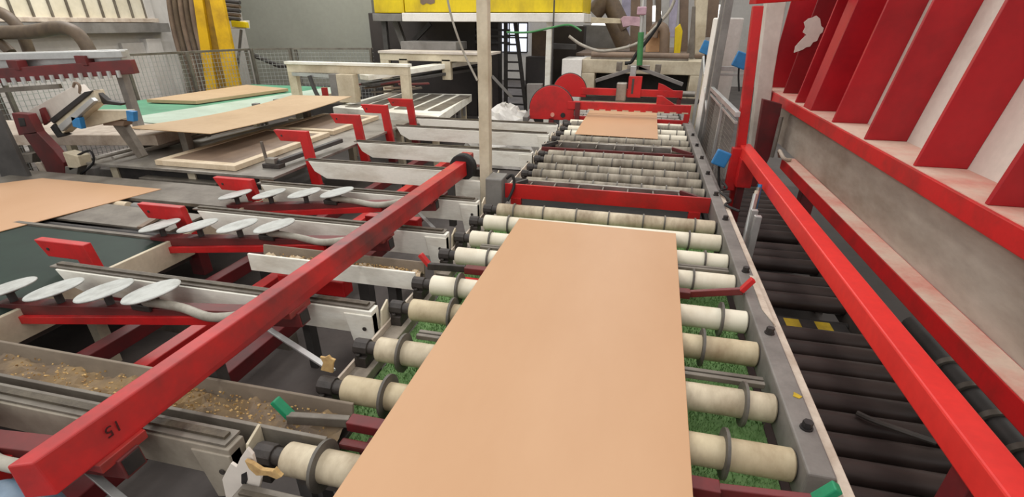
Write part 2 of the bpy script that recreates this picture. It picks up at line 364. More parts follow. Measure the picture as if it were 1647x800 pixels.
def transfer_arm(y, tip, label, bm):
    t = thing('transfer_arm', (-.2, y, .7), label, 'transfer arm')
    B(-1.0, .42, y - .03, y + .03, .89, .935).build('bar', bm, t, .004)
    B(-.95, .4, y - .045, y + .045, .735, .80).build('channel', 'red_dark', t)
    MB().bar((-1.0, y, .915), (-1.24, y - .06, .935), .03, .045).build('link', 'steel_dull' if tip != 'red' else 'bearing', t, .004)
    MB().bar((.42, y, .915), (.695, y - .05, .995), .03, .04).build('link', bm, t, .004)
    MB().bar((-1.225, y - .05, .93), (-1.29, y - .05, 1.01), .04, .028).build('tip_pad', tip, t, .005)
    MB().bar((.685, y - .05, .995), (.735, y - .05, 1.075), .04, .03).build('tip_pad', tip, t, .005)
    B(.1, .36, y - .10, y - .06, .86, .89).build('slide', 'red' if tip == 'red' else 'maroon', t, .008)
    B(-1.0, -.7, y - .10, y - .06, .86, .89).build('slide', 'red' if tip == 'red' else 'maroon', t, .008)
    for x in (-.6, .0): B(x - .03, x + .03, y - .03, y + .03, .70, .9).build('foot', 'dark_frame', t)
transfer_arm(2.86, 'red', 'red tipped transfer arm between rollers under the middle of the sheet', 'maroon')
transfer_arm(1.37, 'green_tip', 'green tipped transfer arm nearest the camera beneath the sheet', 'red_dark')
# ================================================================ WHITE CROSS BEAMS AT LEFT
ords = {2.18: 'white cross beam behind the nearest row of suction cups', 3.35: 'white cross beam between the first and second rows of suction cups', 4.15: 'white cross beam behind the farthest row of suction cups',
        5.10: 'white cross beam ending beside the tall white post', 6.17: 'white cross beam first beyond the tall white post', 7.37: 'white cross beam second beyond the tall white post', 8.15: 'farthest white cross beam, by the plastic film'}
def beam(y, x0, x1, label, m='white'):
    zb = .765 if y > 2.5 else .80
    t = thing('transfer_beam', (x0, y, .6), label, 'beam', 'white cross beams left of the rollers')
    MB().prism([(x0, y - .04, .95), (x1, y - .04, .95), (x1, y - .04, zb), (x0 + .2, y - .04, zb), (x0 + .06, y - .04, .84)], (0, .08, 0)).build('web', m, t, .004)
    B(x0 - .05, x1 - .02, y - .03, y + .05, .951, .962).build('chain_guide', 'steel_dull', t)
    B(x0 - .02, x1 - .04, y - .006, y + .026, .962, .975).build('chain', 'chain', t)
    MB().prism([(x1 - .17, y - .047, .925), (x1 + .0, y - .047, .925), (x1 + .0, y - .047, .72), (x1 - .12, y - .047, zb - .12)], (0, .06, 0)).build('end_bracket', m, t, .004)
    MB().prism([(x1 + .025, y - .04, .72), (x1 + .025, y + .09, .74), (x1 + .02, y + .10, .96), (x1 + .02, y + .02, .93)], (.012, 0, 0)).build('gusset', 'cream', t, .002)
    B(x1 - .09, x1 - .03, y - .02, y + .035, 0, .76).build('leg', 'grey_dark', t)
    MB().cyl((x1 - .05, y - .05, .84), (x1 - .05, y - .055, .84), .012, 8).build('bolt', 'bearing', t)
    return t
for y, lab in ords.items():
    x0, x1 = (-3.5, -1.30) if y < 5 else (-3.58, -1.22)
    if y == 5.10: x0, x1 = -3.6, -1.42
    beam(y, x0, x1, lab)
nb = beam(1.13, -3.4, -1.33, 'dirty grey beam nearest the camera passing beneath the red tube end', 'beam_grey')
MB().prism([at(x, y, Y=1.02) for x, y in [(357, 772), (363, 760), (371, 746), (380, 752), (386, 738), (397, 722), (406, 732), (410, 748), (420, 770), (414, 800), (392, 830), (368, 825)]], (0, .012, 0)).build('torn_plate', 'panel_white', nb, .002)
MB().prism([at(x, y, Y=1.018) for x, y in [(388, 764), (396, 760), (398, 772), (394, 784), (388, 778)]], (0, .003, 0)).build('plate_hole', 'black', nb)
B(-1.22, -.4, .955, 1.015, .82, .895).build('end_rail', 'steel_dull', nb, .004)
B(-1.2, -.4, .965, .985, .895, .905).build('rail_strip', 'chain', nb)
# sawdust troughs
def trough(x0, x1, y0, y1, label, dusty):
    t = thing('chain_trough', (x0, y0, .8), label, 'trough')
    B(x0, x1, y0, y0 + .018, .82, .945).build('side_wall', 'steel_dull' if dusty == 'sawdust_brown' else 'white', t, .003)
    MB().hexa([(x0, y1 - .05, .82), (x1, y1 - .05, .82), (x1, y1 - .03, .82), (x0, y1 - .03, .82), (x0, y1 - .014, .945), (x1, y1 - .014, .945), (x1, y1, .945), (x0, y1, .945)]).build('side_wall', 'trough_wall', t, .003)
    B(x0, x1, y0 + .018, y1 - .018, .82, .84).build('floor_plate', 'dark_frame', t)
    m = MB(); n = 60; ny = 6; vs = []; fs = []
    for j in range(ny + 1):
        for i in range(n + 1): vs.append((x0 + (x1 - x0) * i / n, y0 + .018 + (y1 - y0 - .036) * j / ny, .875 + random.uniform(-.012, .02) + .015 * math.sin(i * .7 + j)))
    for j in range(ny):
        for i in range(n): a = j * (n + 1) + i; fs.append((a, a + 1, a + n + 2, a + n + 1))
    d = m.add(vs, fs).build('sawdust', dusty, t); d['kind'] = 'stuff'
    c = MB()
    for k in range(450):
        p = Vector((random.triangular(x0 + .1, x1, x1 - .3), random.uniform(y0 + .03, y1 - .03), .895)); s = random.uniform(.0025, .006)
        M_ = Matrix.Rotation(random.uniform(0, 3), 3, Vector((random.random(), random.random(), random.random() + .1)))
        q = [M_ @ Vector(v) * s + p for v in ((-1, -.6, 0), (1, -.6, 0), (1, .6, 0), (-1, .6, 0))]
        c.add(q + [v + Vector((0, 0, .003)) for v in q], [(3, 2, 1, 0), (4, 5, 6, 7), (0, 1, 5, 4), (1, 2, 6, 5), (2, 3, 7, 6), (3, 0, 4, 7)])
    d2 = c.build('wood_chips', 'sawdust', t); d2['kind'] = 'stuff'
    for x in (x0 + .3, x1 - .2): B(x - .03, x + .03, y0 + .05, y1 - .05, 0, .82).build('leg', 'grey_dark', t)
trough(-3.3, -1.02, 1.23, 1.45, 'wide chain trough full of sawdust in front of the nearest suction cups', 'sawdust_brown')
trough(-2.5, -1.27, 2.66, 2.84, 'short chain trough with pale dust pointing at the red tipped arm', 'wood_edge')
# scraps of torn wood
def scrap(pts, th, label):
    tag(MB().prism(pts, (0, th, 0)).build('wood_scrap', 'sawdust', None, .002), label, 'wood scrap', 'torn wood scraps on the conveyor edge')
scrap([(-1.27, 1.60, .955), (-1.21, 1.60, .95), (-1.20, 1.60, 1.0), (-1.185, 1.60, 1.025), (-1.205, 1.60, 1.03), (-1.215, 1.60, 1.045), (-1.235, 1.60, 1.03), (-1.26, 1.60, 1.03), (-1.25, 1.60, 1.0)], .012, 'torn yellow wood scrap stuck on a roller bearing by the flat rod')
scrap([tuple(at(x, y, Y=1.0)) for x, y in [(393, 742), (405, 747), (420, 757), (438, 759), (441, 755), (447, 763), (453, 768), (445, 772), (430, 766), (412, 766), (400, 755)]], .015, 'splintered wood scrap lying by the nearest roller end')
# flat rods
for (a, b, lab) in [((-1.80, 1.92, .905), (-1.235, 1.64, .93), 'pale flat rod running from the red tube to a bearing with scrap'), ((-1.85, .95, .86), (-1.36, .80, .84), 'pale flat rod below the near end of the red tube'),
                    ((-2.1, 4.35, .84), (-1.45, 3.62, .80), 'pale flat rod under the far end of the red tube')]:
    tag(MB().bar(a, b, .03, .012).build('flat_rod', 'alu', None, .002), lab, 'rod', 'pale flat rods under the red tube')
# dark red lift carriage low under the beams
lc = thing('lift_carriage', (-2.6, .2, 0), 'dark red low carriage of rails under the white beams', 'carriage')
for x, m in [(-3.15, 'red_dark'), (-2.72, 'red'), (-2.2, 'red_dark')]:
    B(x - .05, x + .05, .2, 7.8, .44, .54).build('rail', m, lc, .006)
for y in (.6, 1.72, 2.5, 3.6, 4.6, 5.6, 6.7): B(-3.35, -2.15, y - .05, y + .05, .34, .44).build('cross_member', 'steel_dull', lc, .005)
for x in (-3.2, -2.2):
    for y in (.6, 3.6, 6.7): B(x - .05, x + .05, y - .05, y + .05, 0, .34).build('leg', 'grey_dark', lc)
for y in (2.95, 4.3): B(-2.5, -1.95, y - .06, y + .06, .55, .68).build('slide_block', 'red', lc, .01)
# ================================================================ SUCTION LIFTER (red tube)
sl = thing('suction_lifter', (-1.7, .73, .5), 'long red square tube with bars of suction cups, stencilled 15', 'lifter')
tb = MB().hexa([(-1.735, .71, 1.02), (-1.65, .745, 1.02), (-1.585, 4.72, 1.02), (-1.70, 4.72, 1.02), (-1.74, .715, 1.155), (-1.675, .745, 1.155), (-1.59, 4.72, 1.155), (-1.70, 4.72, 1.155)]).build('main_tube', 'red_tube', sl, .006)
MB().cyl((-1.64, 4.70, 1.09), (-1.636, 4.80, 1.09), .13, 22).build('rubber_bush', 'rubber', sl, .012, smooth=True)
B(-1.70, -1.58, 4.80, 4.92, 1.04, 1.2).build('end_block', 'red_worn', sl, .01)
B(-1.70, -1.44, 4.88, 4.98, .96, 1.04).build('pivot', 'bearing', sl, .01)
for (y, ya) in [(3.95, 3.9), (3.05, 3.05), (2.0, 1.93), (.96, .90)]:
    a = Vector((-1.615, y, .955)); b = Vector((-3.72, ya, .765))
    cb = MB().bar(a, b, .085, .085).build('cross_bar', 'maroon', sl, .004)
    MB().bar(a + Vector((.004, 0, .002)), a + Vector((-.01, 0, .001)), .068, .066).build('open_end', 'black', cb)
    B(-1.79, -1.63, y - .09, y + .09, .985, 1.022).build('clamp_plate', 'red_worn', sl, .003)
    B(-1.80, -1.70, y + .03, y + .13, .94, 1.03).build('clamp_side', 'red', sl, .003)
    MB().bar(a + Vector((-.5, -.06, -.06)), b + Vector((-.0, -.06, -.06)), .03, .05).build('cable_tray', 'red', sl, .003)
    for cx in (-3.62, -3.25, -2.88, -2.55):
        tt = (cx + 1.615) / (-3.72 + 1.615); p = a.lerp(b, tt)
        nrm = Vector((-.2, -.01, 1)).normalized(); c = p + Vector((0, 0, .09))
        s_ = MB().cyl(p + Vector((0, 0, .04)), c + nrm * .02, .022, 10).cyl(c + nrm * .012, c + nrm * .034, .05, 16, r2=.075).build('suction_cup', 'grey_dark', sl, smooth=True)
        MB().cyl(c + nrm * .034, c + nrm * .048, .152, 30, rim=.005).build('disc', 'cup', s_, smooth=True)
    h0 = a.lerp(b, .47) + Vector((0, -.02, .06))
    MB().tube([h0, h0 + Vector((.08, -.02, .03)), h0 + Vector((.25, .0, .01)), h0 + Vector((.5, -.06, .02)), Vector((-1.78, y - .16, 1.04))], .026, 10).build('air_hose', 'hose', sl, smooth=True)
    B(h0.x - .07, h0.x + .06, h0.y - .04, h0.y + .05, h0.z - .03, h0.z + .015).build('hose_fitting', 'bearing', sl, .01)
for x, y in ((-1.70, 4.55), (-1.74, 1.5)): B(x - .03, x + .03, y - .03, y + .03, .54, 1.02).build('lift_leg', 'grey_dark', sl)
# stencilled 15, upside down on the right face
cu = bpy.data.curves.new('number', 'FONT'); cu.body = '15'; cu.size = .062; cu.extrude = .0006; cu.align_x = 'CENTER'; cu.align_y = 'CENTER'
to = bpy.data.objects.new('number', cu); COL.objects.link(to)
dg = bpy.context.evaluated_depsgraph_get(); me = bpy.data.meshes.new_from_object(to.evaluated_get(dg)); bpy.data.objects.remove(to)
me.materials.clear(); me.materials.append(MATS['ink'])
num = bpy.data.objects.new('stencil_number', me); COL.objects.link(num); num.parent = tb
num.matrix_local = Matrix.Translation(Vector((-1.6535, .97, 1.095)) - ORG[tb.name]) @ Matrix.Rotation(math.radians(-1.2), 4, 'Z') @ Matrix(((0, 0, 1, 0), (-1, 0, 0, 0), (0, -1, 0, 0), (0, 0, 0, 1)))
# blue cover in the corner
cvb = MB(); n = 24
for j in range(9):
    a = math.pi / 2 * j / 8
    for i in range(n): cvb.v.append((-1.89 + .20 * math.cos(a) * math.cos(2 * math.pi * i / n), .70 + .15 * math.cos(a) * math.sin(2 * math.pi * i / n), .86 + .14 * math.sin(a)))
for j in range(8):
    for i in range(n): cvb.f.append((j * n + i, j * n + (i + 1) % n, (j + 1) * n + (i + 1) % n, (j + 1) * n + i))
t = thing('drum', (-1.89, .7, 0), 'rounded blue grey cover at the near end of the red tube', 'cover')
cvb.build('cover', 'blue_cloth', t, smooth=True); MB().cyl((-1.89, .7, 0), (-1.89, .7, .88), .13, 20).build('stand', 'grey_dark', t, smooth=True)
# ================================================================ RED L BRACKETS
names = ['nearest red L bracket over the dark green belt', 'second red L bracket, behind the middle row of suction cups', 'third red L bracket, behind the far row of suction cups',
         'red L bracket in front of the wooden door frame', 'red L bracket at the end of the first beam beyond the post', 'red L bracket at the end of the second beam beyond the post', 'farthest red L bracket beside the white slotted table']
for k, (y, zt, dx) in enumerate([(2.40, 1.0, 0), (3.22, 1.0, 0), (4.07, 1.0, 0), (5.20, 1.25, -.09), (6.41, 1.25, -.1), (7.35, 1.25, -.15), (8.1, 1.25, -.07)]):
    t = thing('stop_bracket', (-3.6, y, .4), names[k], 'bracket', 'red L brackets')
    MB().prism([(-4.0 + dx, y, zt), (-3.57 + dx, y, zt), (-3.50 + dx, y, .62), (-3.62 + dx, y, .62), (-3.67 + dx, y, zt - .12), (-3.93 + dx, y, zt - .12)], (0, .06, 0)).build('plate', 'red', t, .005)
    B(-3.62 + dx, -3.5 + dx, y - .02, y + .08, .4, .64).build('mount', 'red_dark', t, .005)
    MB().cyl((-3.9 + dx, y - .004, zt - .06), (-3.9 + dx, y, zt - .06), .012, 8).build('bolt', 'bearing', t)
# ================================================================ TALL WHITE POST
t = thing('guard_post', (-1.40, 4.72, 0), 'tall slim white steel post between the beams and the rollers', 'post')
MB().hexa([(-1.445, 4.66, 0), (-1.345, 4.66, 0), (-1.345, 4.76, 0), (-1.445, 4.76, 0), (-1.435, 4.66, 4.2), (-1.335, 4.66, 4.2), (-1.335, 4.76, 4.2), (-1.435, 4.76, 4.2)]).build('shaft', 'cream', t, .008)
B(-1.34, -1.18, 4.5, 4.74, .78, 1.06).build('junction_box', 'grey', t, .012)
MB().prism([(-1.78, 4.655, .98), (-1.44, 4.655, .98), (-1.44, 4.655, .55), (-1.54, 4.655, .55), (-1.60, 4.655, .72), (-1.78, 4.655, .74)], (0, .05, 0)).build('knee_plate', 'white', t, .004)
MB().tube([(-1.16, 4.62, 1.04), (-1.10, 4.6, 1.08), (-1.08, 4.58, .98), (-1.12, 4.5, .86)], .014, 8).build('cable', 'rubber', t, smooth=True)
MB().tube([(-1.44, 4.65, 1.9), (-1.6, 4.68, 2.2), (-1.72, 4.72, 2.6), (-1.78, 4.74, 3.4)], .01, 8).build('cable', 'hose', t, smooth=True)
# ================================================================ BELT CONVEYOR AT LEFT
bc = thing('belt_conveyor', (-4.8, 0, 0), 'dark green belt conveyor along the left with a white side board', 'conveyor')
B(-6.9, -3.56, -.6, 3.02, .745, .785).build('belt', 'belt_green', bc, .01)
B(-3.56, -3.53, -.6, 4.4, .60, .795).build('side_board', 'cream', bc, .004)
B(-6.9, -3.58, -.6, 4.4, .55, .60).build('bed', 'dark_frame', bc)
B(-6.9, -3.57, 3.02, 3.06, .76, .80).build('crossbar', 'steel_dull', bc)
MB().cyl((-6.9, 3.16, .72), (-3.6, 3.16, .72), .05, 16).build('end_roller', 'black', bc, smooth=True)
MB().hexa([(-6.9, 3.25, .76), (-3.75, 3.22, .76), (-3.75, 3.62, .77), (-6.9, 3.7, .77), (-6.9, 3.25, .78), (-3.75, 3.22, .78), (-3.75, 3.62, .79), (-6.9, 3.7, .79)]).build('slide_plate', 'steel_dull', bc, .003)
MB().bar((-4.0, 3.18, .80), (-4.12, 3.64, .81), .05, .02).build('tape_strip', 'wood_dark', bc)
B(-6.9, -3.6, 3.86, 4.42, .755, .79).build('end_plate', 'steel_dull', bc, .003)
for k in range(3): MB().cyl((-5.0 + k * .32, 3.74, .74), (-4.75 + k * .32, 3.74, .74), .05, 16).build('transfer_wheel', ['wood_edge', 'grey', 'sawdust'][k], bc, smooth=True)
for x in (-6.6, -3.75):
    for y in (.4, 2.4, 4.2): B(x - .04, x + .04, y - .04, y + .04, 0, .56).build('leg', 'cream', bc)
# steel table below the frames
st = thing('steel_table', (-4.7, 4.6, 0), 'grey steel table carrying the wooden door frames', 'table')
MB().hexa([(-6.3, 4.62, .84), (-3.75, 4.62, .84), (-3.75, 8.35, .84), (-5.7, 8.35, .84), (-6.3, 4.62, .872), (-3.75, 4.62, .872), (-3.75, 8.35, .872), (-5.7, 8.35, .872)]).build('table_top', 'steel', st, .004)
B(-6.0, -3.95, 4.72, 4.78, .45, .84).build('apron', 'black', st)
for x in (-6.0, -4.9, -3.95):
    for y in (4.75, 8.2): B(x - .05, x + .05, y - .05, y + .05, 0, .84).build('leg', 'cream', st)
B(-5.55, -4.5, 4.6, 4.75, .35, .75).build('drawer_front', 'steel_dull', st, .004)
for y in (5.4, 8.0): B(-5.6, -5.5, y - .05, y + .05, .872, 1.168 if y < 6 else 1.165).build('sheet_support', 'steel_dull', st, .005)
cl = thing('clamp_stop', (-4.0, 5.0, .872), 'small steel clamp with an upright pin on the table edge', 'clamp')
B(-4.12, -3.9, 4.93, 5.05, .872, .92).build('base', 'bearing', cl, .006); B(-4.08, -3.96, 4.95, 5.03, .92, .98).build('block', 'steel', cl, .006)
MB().cyl((-4.08, 4.98, .9), (-4.10, 4.98, 1.16), .018, 10).build('pin', 'steel_dull', cl, smooth=True); MB().bar((-3.95, 5.0, .93), (-3.85, 6.2, .95), .06, .05).build('arm', 'grey_dark', cl, .005)
# rails along the table
for k, (x, y0, y1, lab) in enumerate([(-5.95, 4.7, 8.2, 'bent steel guide rod left of the nearest wooden frame'), (-6.15, 4.65, 8.6, 'outer steel guide bar on the left edge of the table')]):
    m = MB().tube([(x, y0, .92), (x + .02, y0 + .5, .93), (x + .1, y1, .95)], .025, 8); m.build('guide_rod', 'steel', None, smooth=True)
    tag(COL.objects[-1], lab, 'rod')
# ================================================================ WHITE SLOTTED TABLE, PORTAL FRAMES (mid left)
wt = thing('slotted_table', (-4.5, 8.2, 0), 'long white slotted table behind the farthest red bracket', 'table')
MB().hexa([(-5.6, 8.9, .80), (-3.3, 8.4, .80), (-3.7, 11.5, .80), (-5.6, 11.2, .80), (-5.6, 8.9, .95), (-3.3, 8.4, .95), (-3.7, 11.5, .95), (-5.6, 11.2, .95)]).build('body', 'white', wt, .005)
for k in range(6):
    x = -5.35 + k * .33; MB().bar((x + .1, 8.95, .955), (x - .05, 11.2, .955), .24, .012).build('slat', 'steel_dull' if k % 2 else 'steel', wt)
for k in range(5): y = 8.75 + k * .5; MB().bar((-3.33 - .13 * (y - 8.4), y, .80), (-3.33 - .13 * (y - 8.4), y, .60), .05, .05).build('foot', 'grey', wt)
for x, y in ((-5.4, 9.1), (-3.5, 8.7), (-5.4, 11.0), (-3.8, 11.2)): B(x - .05, x + .05, y - .05, y + .05, 0, .8).build('leg', 'cream', wt)
def portal(name, x0, x1, y, zt, label, dep=.5, legw=.16, tops='white'):
    t = thing(name, ((x0 + x1) / 2, y, 0), label, 'frame')
    B(x0, x1, y, y + .12, zt - .14, zt).build('top_beam', 'cream', t, .006); B(x0 - .02, x1 + .02, y - .03, y + dep, zt, zt + .05).build('top_board', tops, t, .006)
    for x in (x0, x1 - legw): B(x, x + legw, y, y + .12, 0, zt - .14).build('leg', 'cream', t, .006)
    return t
p1 = portal('portal_frame', -6.72, -4.2, 9.3, 1.64, 'cream portal frame standing over the middle of the left line', .15, .17)
B(-5.6, -5.25, 9.15, 9.35, 1.0, 1.5).build('hanging_box', 'cream', p1, .01); B(-5.75, -5.6, 9.15, 9.35, 1.0, 1.5).build('side_box', 'grey', p1, .01)
MB().bar((-6.6, 9.27, 1.47), (-5.7, 9.27, 1.45), .03, .06).build('rail', 'alu', p1)
MB().tube([(-6.2, 9.22, 1.45), (-6.1, 9.2, 1.15), (-6.0, 9.2, 1.05), (-5.75, 9.2, 1.08)], .04, 8).build('cable', 'grey_dark', p1, smooth=True)
p2 = portal('portal_frame', -5.75, -3.2, 11.3, 1.76, 'cream portal frame with a rough white top board under the yellow machine', .8, .2, 'panel_white')
MB().bar((-3.2, 11.4, 1.35), (-2.8, 11.6, .9), .08, .06).build('brace', 'grey', p2)
B(-5.3, -5.1, 11.3, 11.42, 1.3, 1.66).build('hanger', 'cream', p2, .005); B(-4.3, -4.1, 11.3, 11.42, 1.25, 1.66).build('hanger', 'cream', p2, .005)
tag(MB().bar((-5.35, 9.75, 1.40), (-3.75, 12.4, 1.60), .32, .10).build('slide_ramp', 'white', None, .01), 'white tilted board ramp reaching from one portal frame to the other', 'ramp')
tag(MB().bar((-5.35, 9.8, 1.26), (-3.75, 12.45, 1.44), .4, .06).build('slide_ramp', 'grey_dark', None, .01), 'dark tilted ramp just below the white one', 'ramp')
for k in range(7):
    a = at(575 + k * 11, 136 + (k % 3) * 6, Y=9.9); tag(MB().bar(a, a + Vector((.5, .35, .06 * (k % 2))), .12, .03).build('offcut', ['maroon', 'wood_dark', 'steel_dull'][k % 3], None, .003), ['leftmost', 'second', 'third', 'middle', 'fifth', 'sixth', 'rightmost'][k] + ' loose offcut in the heap under the tilted ramp', 'offcut', 'offcuts under the ramp')
# plastic film heap
pf = MB(); n, r = 18, 12
for j in range(r + 1):
    for i in range(n):
        a = j / r; rr = .62 * math.sin(a * 1.6) * (1 + random.uniform(-.16, .16)); pf.v.append((-2.35 + rr * math.cos(6.283 * i / n) * 1.2, 9.3 + rr * math.sin(6.283 * i / n) * .8, .02 + 1.03 * math.cos(a * 1.57) * (1 + random.uniform(-.06, .06))))
for j in range(r):
    for i in range(n): pf.f.append((j * n + i, j * n + (i + 1) % n, (j + 1) * n + (i + 1) % n, (j + 1) * n + i))
tag(pf.build('plastic_film', 'plastic_film'), 'crumpled translucent white plastic film heap behind the tall white post', 'plastic film')
# ================================================================ FAR LEFT: PALE GREEN BELT, FEEDER, RACK, FENCE
gb = thing('belt_conveyor', (-7.5, 6.5, 0), 'pale green belt conveyor beneath the thick pale board', 'conveyor')
MB().hexa([(-9.3, 6.4, .98), (-6.3, 6.2, .98), (-6.3, 11.2, .98), (-9.1, 11.2, .98), (-9.3, 6.4, 1.03), (-6.3, 6.2, 1.03), (-6.3, 11.2, 1.03), (-9.1, 11.2, 1.03)]).build('belt', 'belt_teal', gb, .01)
MB().hexa([(-7.7, 6.25, 1.032), (-6.3, 6.2, 1.032), (-6.3, 11.2, 1.032), (-7.0, 11.2, 1.032), (-7.7, 6.25, 1.036), (-6.3, 6.2, 1.036), (-6.3, 11.2, 1.036), (-7.0, 11.2, 1.036)]).build('pale_strip', 'belt_pale', gb)
B(-6.3, -6.26, 6.2, 11.2, .85, 1.05).build('side_board', 'cream', gb, .004); B(-9.3, -6.3, 6.16, 6.2, .85, 1.03).build('end_board', 'white', gb, .004)
for x in (-9.0, -6.5):
    for y in (6.5, 10.9): B(x - .05, x + .05, y - .05, y + .05, 0, .98).build('leg', 'cream', gb)
for k in range(3): p = (-6.2, 7.6 + k * .55, 1.0); B(p[0] - .05, p[0] + .05, p[1] - .05, p[1] + .05, .9, 1.16).build('clamp', ['grey', 'steel', 'wood_dark'][k], gb, .008)
B(-6.24, -6.14, 9.6, 9.68, .95, 1.2).build('marker', 'red', gb, .004)
wb = thing('work_table', (-6.6, 4.6, 0), 'low grey steel table with a pale front board at far left', 'table')
MB().hexa([(-9.0, 4.5, .95), (-5.9, 5.3, .95), (-6.0, 6.05, .95), (-9.2, 5.6, .95), (-9.0, 4.5, 1.08), (-5.9, 5.3, 1.08), (-6.0, 6.05, 1.08), (-9.2, 5.6, 1.08)]).build('top', 'rail_pale', wb, .006)
for x, y in ((-8.6, 4.8), (-6.2, 5.6)): B(x - .06, x + .06, y - .06, y + .06, 0, .95).build('leg', 'grey', wb)
fd = thing('board_feeder', (-6.0, 4.2, 0), 'tilted feeder with a cream box, black edged roller tray and blue end caps', 'feeder')
FY = 4.7
def fpoly(px, name, m, depth, y=FY, parent=None):
    MB().prism([at(x, yy, Y=y) for x, yy in px], (0, depth, 0)).build(name, m, parent or fd, .006)
fpoly([(38, 182), (120, 137), (140, 158), (105, 180), (62, 200), (42, 204)], 'cream_box', 'panel_white', .12, 4.8)
fpoly([(18, 182), (44, 184), (60, 215), (30, 218)], 'pivot_block', 'maroon', .1, 4.6)
fpoly([(36, 215), (58, 212), (85, 240), (102, 262), (108, 297), (84, 299), (70, 265)], 'red_arm', 'maroon', .10, 4.6)
fpoly([(84, 196), (140, 150), (150, 145), (158, 165), (100, 216), (92, 212)], 'roller_tray', 'cream', .12, 4.56)
fpoly([(78, 193), (135, 148), (148, 146), (142, 153), (86, 199)], 'tray_edge', 'black', .1, 4.54)
fpoly([(86, 199), (96, 215), (104, 218), (92, 222), (80, 205)], 'tray_end', 'rubber', .1, 4.53)
fpoly([(92, 203), (146, 157), (152, 163), (99, 212)], 'tray_roller', 'alu', .05, 4.5)
fpoly([(146, 146), (151, 144), (172, 162), (196, 166), (194, 170), (166, 168)], 'tray_arm', 'black', .06, 4.6)
fpoly([(62, 176), (68, 173), (78, 196), (70, 202)], 'strap', 'maroon', .04, 4.74)
fpoly([(28, 190), (38, 190), (42, 203), (32, 204)], 'pivot_hole', 'black', .01, 4.595)
MB().tube([at(118, 140, Y=4.8), at(121, 133, Y=4.8), at(128, 138, Y=4.8), at(128, 150, Y=4.8)], .014, 8).build('cable_loop', 'wood_dark', fd, smooth=True)
fpoly([(130, 203), (150, 178), (205, 178), (205, 190), (135, 206)], 'infeed_plate', 'cream', .1, 4.66)
fpoly([(113, 187), (127, 190), (131, 208), (117, 204)], 'end_cap', 'blue', .06, 4.5)
fpoly([(202, 178), (214, 180), (215, 196), (204, 195)], 'end_cap', 'blue', .06, 4.55)
fpoly([(178, 198), (196, 197), (230, 252), (222, 256)], 'support_arm', 'steel_dull', .08, 4.75)
fpoly([(164, 194), (200, 194), (198, 203), (166, 202)], 'arm_head', 'wood_dark', .12, 4.7)
fpoly([(100, 245), (125, 252), (130, 268), (112, 275)], 'motor', 'cream', .15, 4.55); fpoly([(104, 268), (125, 270), (122, 290), (106, 291)], 'motor_flange', 'steel', .12, 4.55)
MB().tube([at(125, 250, Y=4.6), at(145, 243, Y=4.6), at(150, 262, Y=4.6), at(128, 282, Y=4.6)], .012, 8).build('cable', 'rubber', fd, smooth=True)
fpoly([(20, 250), (52, 247), (52, 262), (22, 262)], 'shelf', 'steel_dull', .3, 4.7); fpoly([(55, 262), (64, 262), (90, 300), (80, 302)], 'rod', 'rail_pale', .04, 4.6)
MB().bar(at(97, 299, Y=4.65), (at(97, 299, Y=4.65).x, 4.65, 0), .2, .12).build('pedestal', 'grey_dark', fd)
gp = MB().prism([at(x, y, Y=4.2) for x, y in [(-60, 150), (-6, 178), (54, 304), (112, 420), (60, 440), (14, 312)]], (0, .05, 0)).build('leaning_post', 'grey_dark', None, .01)
tag(gp, 'dark grey leaning post at the left edge beyond the brown sheet', 'post')
for k in range(3):
    x, y = -6.9 + k * .35, 4.95; tag(B(x, x + .26, y, y + .1, .2, .7).build('wire_crate', 'grey', None, .01), ['left grey crate', 'middle grey crate', 'right grey crate'][k] + ' under the feeder', 'crate', 'crates under the feeder')
# pin rack (red comb with aluminium profile above)
rk = thing('pin_rack', (-7, 5.4, 1.4), 'dark red rack with a row of pins hung below an aluminium profile', 'rack')
MB().bar((-9.6, 4.75, 1.83), at(203, 95, Y=5.6), .2, .22).build('profile', 'alu', rk, .01)
MB().bar((-9.6, 4.60, 1.9), at(200, 87, Y=5.5), .10, .08).build('top_profile', 'alu', rk, .01)
a, b = at(-90, 128, Y=4.8), at(217, 107, Y=5.55)
MB().bar(a, b, .12, .16).build('red_bar', 'maroon', rk, .008)
for k in range(14):
    p = a.lerp(b, .28 + k * .05); MB().cyl(p + Vector((0, -.07, -.11)), p + Vector((0, -.07, -.03)), .026, 8).build('pin', 'alu', rk, smooth=True)
MB().bar(a + Vector((0, -.1, -.16)), a.lerp(b, .62) + Vector((0, -.1, -.16)), .05, .05).build('lower_bar', 'steel_dull', rk)
for q in (.4, .75):
    p = a.lerp(b, q); B(p.x - .08, p.x + .08, p.y - .06, p.y + .06, p.z + .05, p.z + .16).build('hanger', 'maroon', rk, .006)
p = a.lerp(b, .86); B(p.x - .05, p.x + .05, p.y + .1, p.y + .2, 0, 1.9).build('stand', 'grey', rk, .006)
# big brown ducts
for pts, r_, lab in [([(-60, 52), (40, 52), (95, 45), (125, 55), (146, 86), (150, 100)], .10, 'large bent brown hose arching over the aluminium profile'), ([(-40, 10), (5, 22), (30, 45), (42, 70), (50, 92)], .09, 'brown hose crossing behind the arched one at top left'), ([(-30, 62), (0, 70), (18, 85)], .08, 'short brown hose end at the left picture edge')]:
    tag(MB().tube([at(x, y, Y=6.9 if r_ != .09 else 7.3) for x, y in pts], r_, 14).build('suction_hose', 'brown_hose', None, smooth=True), lab, 'hose', 'brown hoses at top left')
